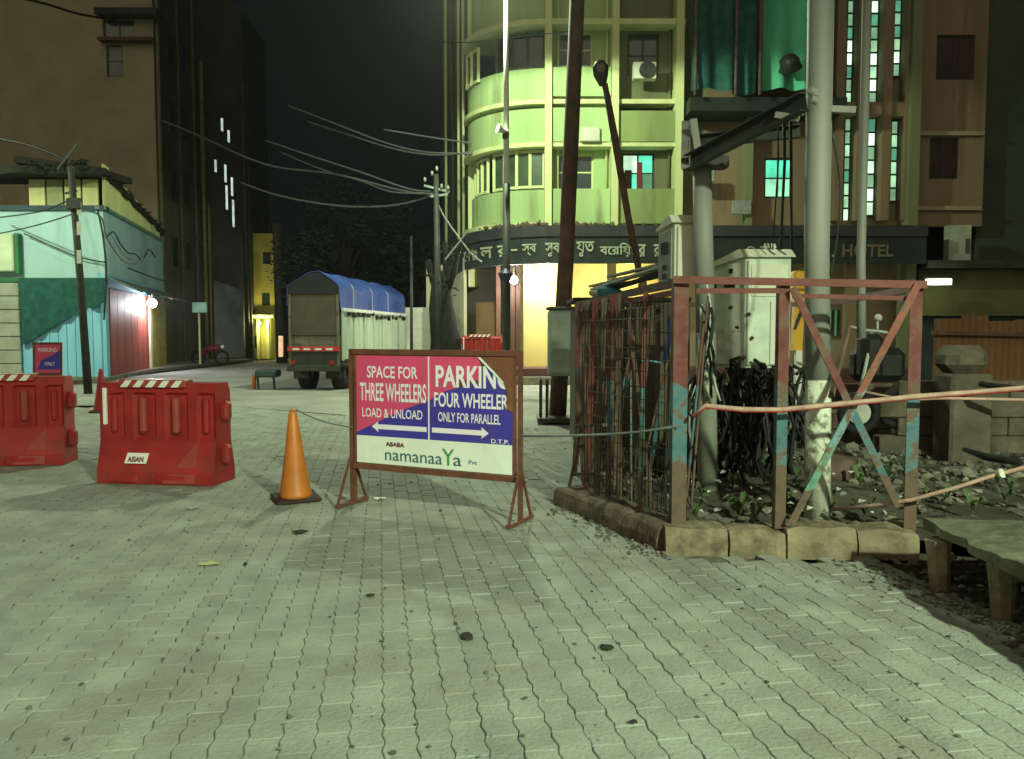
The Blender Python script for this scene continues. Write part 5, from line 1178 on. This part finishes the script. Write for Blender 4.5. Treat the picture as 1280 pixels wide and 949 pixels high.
# ------------------------------------------------------------------ truck
tk = thing('covered_truck', 'small pale green truck with a blue tarpaulin hood, seen from behind', 'truck')
W_ = 1.36; LB = 6.6
MB().box((-W_,0,.62),(0,LB,.78)).build('chassis', dkst_m, tk)
MB().bbox((-W_,.0,.78),(0,.06,1.42), .01).build('tail_gate', trkw_m, tk)
MB().bbox((-W_+.05,-.03,1.42),(-.05,.03,2.55), .02).build('rear_curtain', trkr_m, tk)
for x in (-W_, -.07): MB().box((x,-.045,.62),(x+.07,-.001,2.5)).build('corner_post', trkw_m, tk)
MB().bbox((-W_-.02,-.10,1.02),(.02,-.047,1.14), .01).build('red_strip', trkred_m, tk)
for i in range(4): MB().box((-W_+.12+i*.3,-.105,1.05),(-W_+.30+i*.3,-.1005,1.10)).build('white_mark', white_m, tk)
MB().bbox((-W_-.03,-.16,.50),(.03,-.06,.66), .02).build('bumper', dkst_m, tk)
MB().box((-W_+.05,-.03,.66),(-.05,.0-.001,1.0)).build('lower_panel', dkst_m, tk)
for x in (-W_+.1,-.22): MB().bbox((x,-.19,.68),(x+.12,-.162,.78), .01).build('tail_light', mat('dull_red_lens',(.3,.02,.02),.3,.1,5), tk)
# side boards
for i in range(9):
    a = .08+i*(LB-.15)/9
    bd = MB().bbox((.0,a,.80),(.05,a+(LB-.15)/9-.04,2.05), .012).build('side_board', trk_m, tk)
for i in range(8): a = .05+i*(LB-.1)/7; MB().box((.051,a-.04,.78),(.09,a+.04,2.1)).build('side_post', trk_m, tk)
MB().box((.052,.0,2.052),(.12,LB,2.14)).build('top_rail', white_m, tk)
for i in range(14): MB().blob((.10,.5+i*.43,2.05-rnd.uniform(0,.12)), .07, 1, .4).build('rope_knot', tarpd_m if i % 2 else dkst_m, tk)
# tarp: ridge
n = 14; tb_ = MB(); prof = [(-W_-.04,2.2),(-W_-.03,2.72),(-W_*.62,3.05),(-W_*.38,3.10),(-.02,2.78),(.05,2.66),(.06,2.12)]
for i in range(n+1):
    y = -.06+(LB+.1)*i/n
    for k,(x,z) in enumerate(prof): tb_.v.append(Vector((x+.03*math.sin(i*2.2+k), y, z-.045*math.sin(i*math.pi/3.5)**2*(1 if 1<k<5 else .3)+.02*noise.noise(Vector((i,k,0))))))
m_ = len(prof)
for i in range(n):
    for k in range(m_-1): s_ = i*m_+k; tb_.f.append((s_,s_+1,s_+m_+1,s_+m_))
o_ = tb_.build('tarpaulin', tarp_m, tk); o_.modifiers.new('thick','SOLIDIFY').thickness = .015
MB().extr([(-W_-.03,-.05,2.5),(-.0,-.05,2.5),(.0,-.05,2.72),(-W_*.38,-.05,3.06),(-W_*.62,-.05,3.0),(-W_-.02,-.05,2.70)], (0,.02,0)).build('rear_flap', tarpd_m, tk)
for a in (.9, 2.6, 4.3): MB().tube([(.09,a,2.1),(.085,a+.02,2.66),(.0,a+.02,2.80)], .012, 5).build('tie_rope', cable_m, tk)
# cab
cb_ = MB()
cb_.extr([(.60,LB+.1,.75),(1.25,LB+3.0,.75),(1.27,LB+3.1,1.35),(1.16,LB+2.6,2.10),(1.09,LB+2.3,2.30),(.90,LB+1.4,2.40),(.62,LB+.2,2.36),(.60,LB+.1,2.2)], (-W_-.9,0,0)); cb_.build('cab', white_m, tk)
MB().extr([(.80,LB+.85,1.42),(1.04,LB+1.9,1.42),(1.03,LB+1.85,2.12),(.82,LB+.95,2.12)], (.05,0,0)).build('side_window', glass_m, tk)
MB().extr([(.775,LB+.8,.85),(1.20,LB+2.7,.85),(1.20,LB+2.7,1.36),(.775,LB+.8,1.36)], (.02,0,0)).build('door', white_m, tk)
MB().bbox((1.34,LB+2.5,1.50),(1.48,LB+2.56,1.95), .02).build('mirror', white_m, tk)
MB().beam((1.12,LB+2.5,1.75),(1.36,LB+2.53,1.75), .02,.02).build('mirror_arm', dkst_m, tk)
for (x, y) in ((-W_+.22,.75),(-.22,.75),(-.1,LB+1.2),(-W_-.05,LB+1.2)):
    ring = [Vector((x, y+math.cos(a*math.pi/10)*.30, .40+math.sin(a*math.pi/10)*.30)) for a in range(21)]
    wo = MB().tube(ring, .14 if y > 2 else .19, 10, False).build('tyre', tyre_m, tk, True); MB().tube([(x-.08,y,.40),(x+.08,y,.40)], .2, 16).build('rim', galv_m, wo)
for x in (-W_+.02,-.46): MB().box((x,.2,.30),(x+.42,.22,.60)).build('mud_flap', rub_m, tk)
tk.location = (-4.45, 20.7, 0); tk.rotation_euler = (0,0,R(-6.8))

# ------------------------------------------------------------------ trees
def leaves(mb, c, r, n, s=.12):
    for i in range(n):
        v = Vector((rnd.gauss(0,1),rnd.gauss(0,1),rnd.gauss(0,1))); v = v.normalized()*r*rnd.uniform(.35,1)**.5
        p = Vector(c)+Vector((v.x,v.y,v.z*.75)); q = s*rnd.uniform(.6,1.5)
        M_ = Matrix.Translation(p) @ Matrix.Rotation(rnd.uniform(0,6.28),4,'Z') @ Matrix.Rotation(rnd.uniform(0,3.1),4,'X')
        mb.add([M_ @ Vector(a) for a in ((-q,0,0),(0,-q*.45,0),(q,0,.03),(0,q*.45,0))], [(0,1,2,3)])
def tree(label, x, y, h, r, n=22, per=260):
    t = thing('tree', label, 'tree', (x,y,0))
    tr = MB(); tr.tube([(x,y,0),(x+.1,y,h*.3),(x-.05,y,h*.55),(x+.1,y,h*.8)], [.28,.22,.16,.08], 10)
    lf = MB()
    for i in range(n):
        a = rnd.uniform(0,6.28); d = r*rnd.uniform(.3,.9); z = h*rnd.uniform(.5,.98); c = Vector((x+math.cos(a)*d, y+math.sin(a)*d, z))
        tr.tube([(x,y,h*.45),((x+c.x)/2,(y+c.y)/2,z-.6),c], [.09,.06,.03], 6); leaves(lf, c, r*rnd.uniform(.25,.5), per, .10)
    tr.build('trunk', bark_m, t, True); lf.build('crown', leaf_m, t)
tree('dark tree standing behind the truck hood', X(430,38), 38, 8.0, 3.0)
tree('dark tree right of the truck, nearer the hotel side', X(505,42), 42, 7.5, 2.8)
tree('dark tree left behind the truck', X(412,48), 48, 7.5, 2.4)
# lopped trunk in front of the hotel corner
t = thing('lopped_tree', 'thick dark lopped tree trunk at the left corner of the hotel', 'tree', (X(556,22.3),22.3,0))
x = X(556,22.3); y = 22.3
tb2 = MB(); pts = [(x+.03,y,0),(x+.02,y,.5),(x,y,1.3),(x-.04,y,2.2),(x-.12,y,3.2)]
tb2.tube(pts, [.52,.46,.40,.33,.22], 16)
for (dx,dz,r_) in ((-.45,3.5,.08),(.35,3.7,.09),(.05,4.0,.08),(-.28,2.7,.07)): tb2.tube([(x-.05,y,2.4),(x+dx*.6,y-.1,(2.5+dz)/2),(x+dx,y-.05,dz)], [.2,.13,r_], 8)
o_ = tb2.build('trunk', bark_m, t, True)
for v in o_.data.vertices: v.co += Vector(v.co).normalized()*0 + Vector((noise.noise(v.co*3),noise.noise(v.co*3+Vector((5,0,0))),0))*.12
lf = MB(); [leaves(lf, (x+rnd.uniform(-.35,.3), y+rnd.uniform(-.3,.3), rnd.uniform(2.2,4.0)), .3, 30, .05) for _ in range(6)]; lf.build('shoots', leaf_m, t)['kind'] = 'stuff'
t = thing('wire_pole', 'pole with insulator crossarms rising behind the lopped tree', 'pole', (X(546,22),22,0))
MB().tube([(X(549,22),22,0),(X(546,22),22,Z(218,22))], [.12,.07], 10).build('shaft', dkst_m, t, True)
for a, b in (((530,232),(562,240)),((538,246),(560,243))): MB().beam(P(a[0],a[1],22), P(b[0],b[1],22), .06,.06).build('crossarm', boxs_m, t)
for px, py in ((540,220),(546,214),(531,228),(552,236),(560,238)): q = P(px,py,21.95); MB().tube([q, q+Vector((0,0,.06)), q+Vector((0,0,.13))], [.025,.045,.025], 8).build('insulator', boxs_m, t, True)
pole('bare_pole', 'thin pole just left of the lopped tree', [(X(514,24),24,0),(X(515,24),24,Z(295,24))], [.05,.04], dkst_m)

# ------------------------------------------------------------------ overhead wires
def wire(label, pts, D0, D1, r=.028, m=wire_m, sub=6):
    P3 = [P(px,py,D0+(D1-D0)*i/(len(pts)-1)) for i,(px,py) in enumerate(pts)]; out = []
    for i in range(len(P3)-1):
        p0 = P3[max(i-1,0)]; p1 = P3[i]; p2 = P3[i+1]; p3 = P3[min(i+2,len(P3)-1)]
        for k in range(sub):
            t_ = k/sub; out.append(.5*((2*p1)+(p2-p0)*t_+(2*p0-5*p1+4*p2-p3)*t_**2+(3*p1-p0-3*p2+p3)*t_**3))
    out.append(P3[-1]); return tag(MB().tube(out, r, 5).build('overhead_wire', m, None, True), label, 'wire')
wm = mat('street_wire', (.15,.17,.16), .6, .2, 5, bump=0)
wire('thick overhead wire from the brown block down to the insulator pole', [(200,150),(243,167),(330,205),(420,218),(500,238),(540,243)], 36, 22, .035, wm)
wire('upper wire of the pair fading out high in the dark sky', [(360,132),(420,155),(480,178),(530,190),(590,192)], 30, 25, .03, wm)
wire('lower wire of the pair high in the dark sky', [(385,152),(440,170),(500,188),(548,194),(590,190)], 30, 25, .03, wm)
wire('middle wire sagging to the insulator pole from the left', [(330,175),(380,192),(450,215),(510,236),(545,240)], 30, 22, .028, wm)
wire('lowest deeply sagging wire left of the insulator pole', [(300,228),(350,245),(420,257),(480,258),(520,251),(545,241)], 30, 22, .03, wm)
wire('faint wire just above the lowest sagging wire', [(350,190),(400,211),(450,226),(490,240),(545,242)], 30, 22, .022, wm)
wire('short wire meeting the hotel wall below the balcony slab', [(480,162),(540,172),(590,179)], 27, 25.5, .028, wm)
wire('service wire from the insulator pole down to the hotel awning', [(544,243),(552,265),(570,292),(590,318),(602,327)], 22, 23, .025, cable_m)
wire('second service wire from the lopped tree up to the awning', [(556,325),(572,305),(584,290)], 21, 23, .02, wm)
wire('dark wire across the upper balcony windows of the hotel', [(540,52),(590,53),(640,47),(690,42),(722,44)], 23, 21.5, .014, blk_m)
wire('dark cable across the top of the brown block', [(20,-4),(60,6),(100,18),(145,25)], 30, 35, .05, blk_m)
wire('dark cable from the left edge to the utility pole arm', [(-10,172),(30,180),(60,190),(92,204)], 20, 19.7, .035, blk_m)
wire('wire looping down from the utility pole over the shop corner', [(95,262),(125,270),(135,300),(160,330),(190,318)], 19.7, 26, .022, wm)
wire('thin wire slanting across the turquoise front wall', [(0,292),(45,282),(90,268),(100,262)], 22, 19.8, .018, blk_m)

wire('black cable drooping over the upper left of the turquoise wall', [(0,272),(30,268),(60,262),(95,246)], 24.6, 19.9, .02, blk_m)
wire('cable slung low across the turquoise wall to the shop corner', [(30,292),(48,300),(75,312),(100,322),(131,328)], 24.8, 24.8, .02, blk_m)
wire('tangled cable on the side wall of the turquoise shop', [(134,296),(142,290),(150,304),(160,316),(170,318),(178,326),(186,312),(194,322)], 24.9, 30.5, .022, blk_m)
wire('thick dark cable down the corner of the turquoise shop', [(122,262),(127,285),(130,305),(133,345),(130,400)], 24.7, 24.8, .03, blk_m)
wire('thin wire running from the shop canopy to the brown block', [(160,335),(200,350),(225,352),(240,340)], 26, 35, .025, blk_m)
wire('loose black cable looping down the front of the thick steel pole', [(1036,150),(1050,230),(1046,300),(1038,345)], 6.1, 6.0, .007, blk_m)

# ------------------------------------------------------------------ thin night haze
hm = bpy.data.materials.new('night_haze'); hm.use_nodes = True; hn = hm.node_tree
for q in list(hn.nodes):
    if q.type == 'BSDF_PRINCIPLED': hn.nodes.remove(q)
pvn = hn.nodes.new('ShaderNodeVolumePrincipled'); pvn.inputs['Density'].default_value = .0005; pvn.inputs['Color'].default_value = (.9,.95,.9,1); pvn.inputs['Anisotropy'].default_value = .75
hn.links.new(pvn.outputs[0], hn.nodes['Material Output'].inputs['Volume'])
tag(MB().box((-60,-12,-1.1),(60,70,24)).build('haze', hm), kind='stuff')
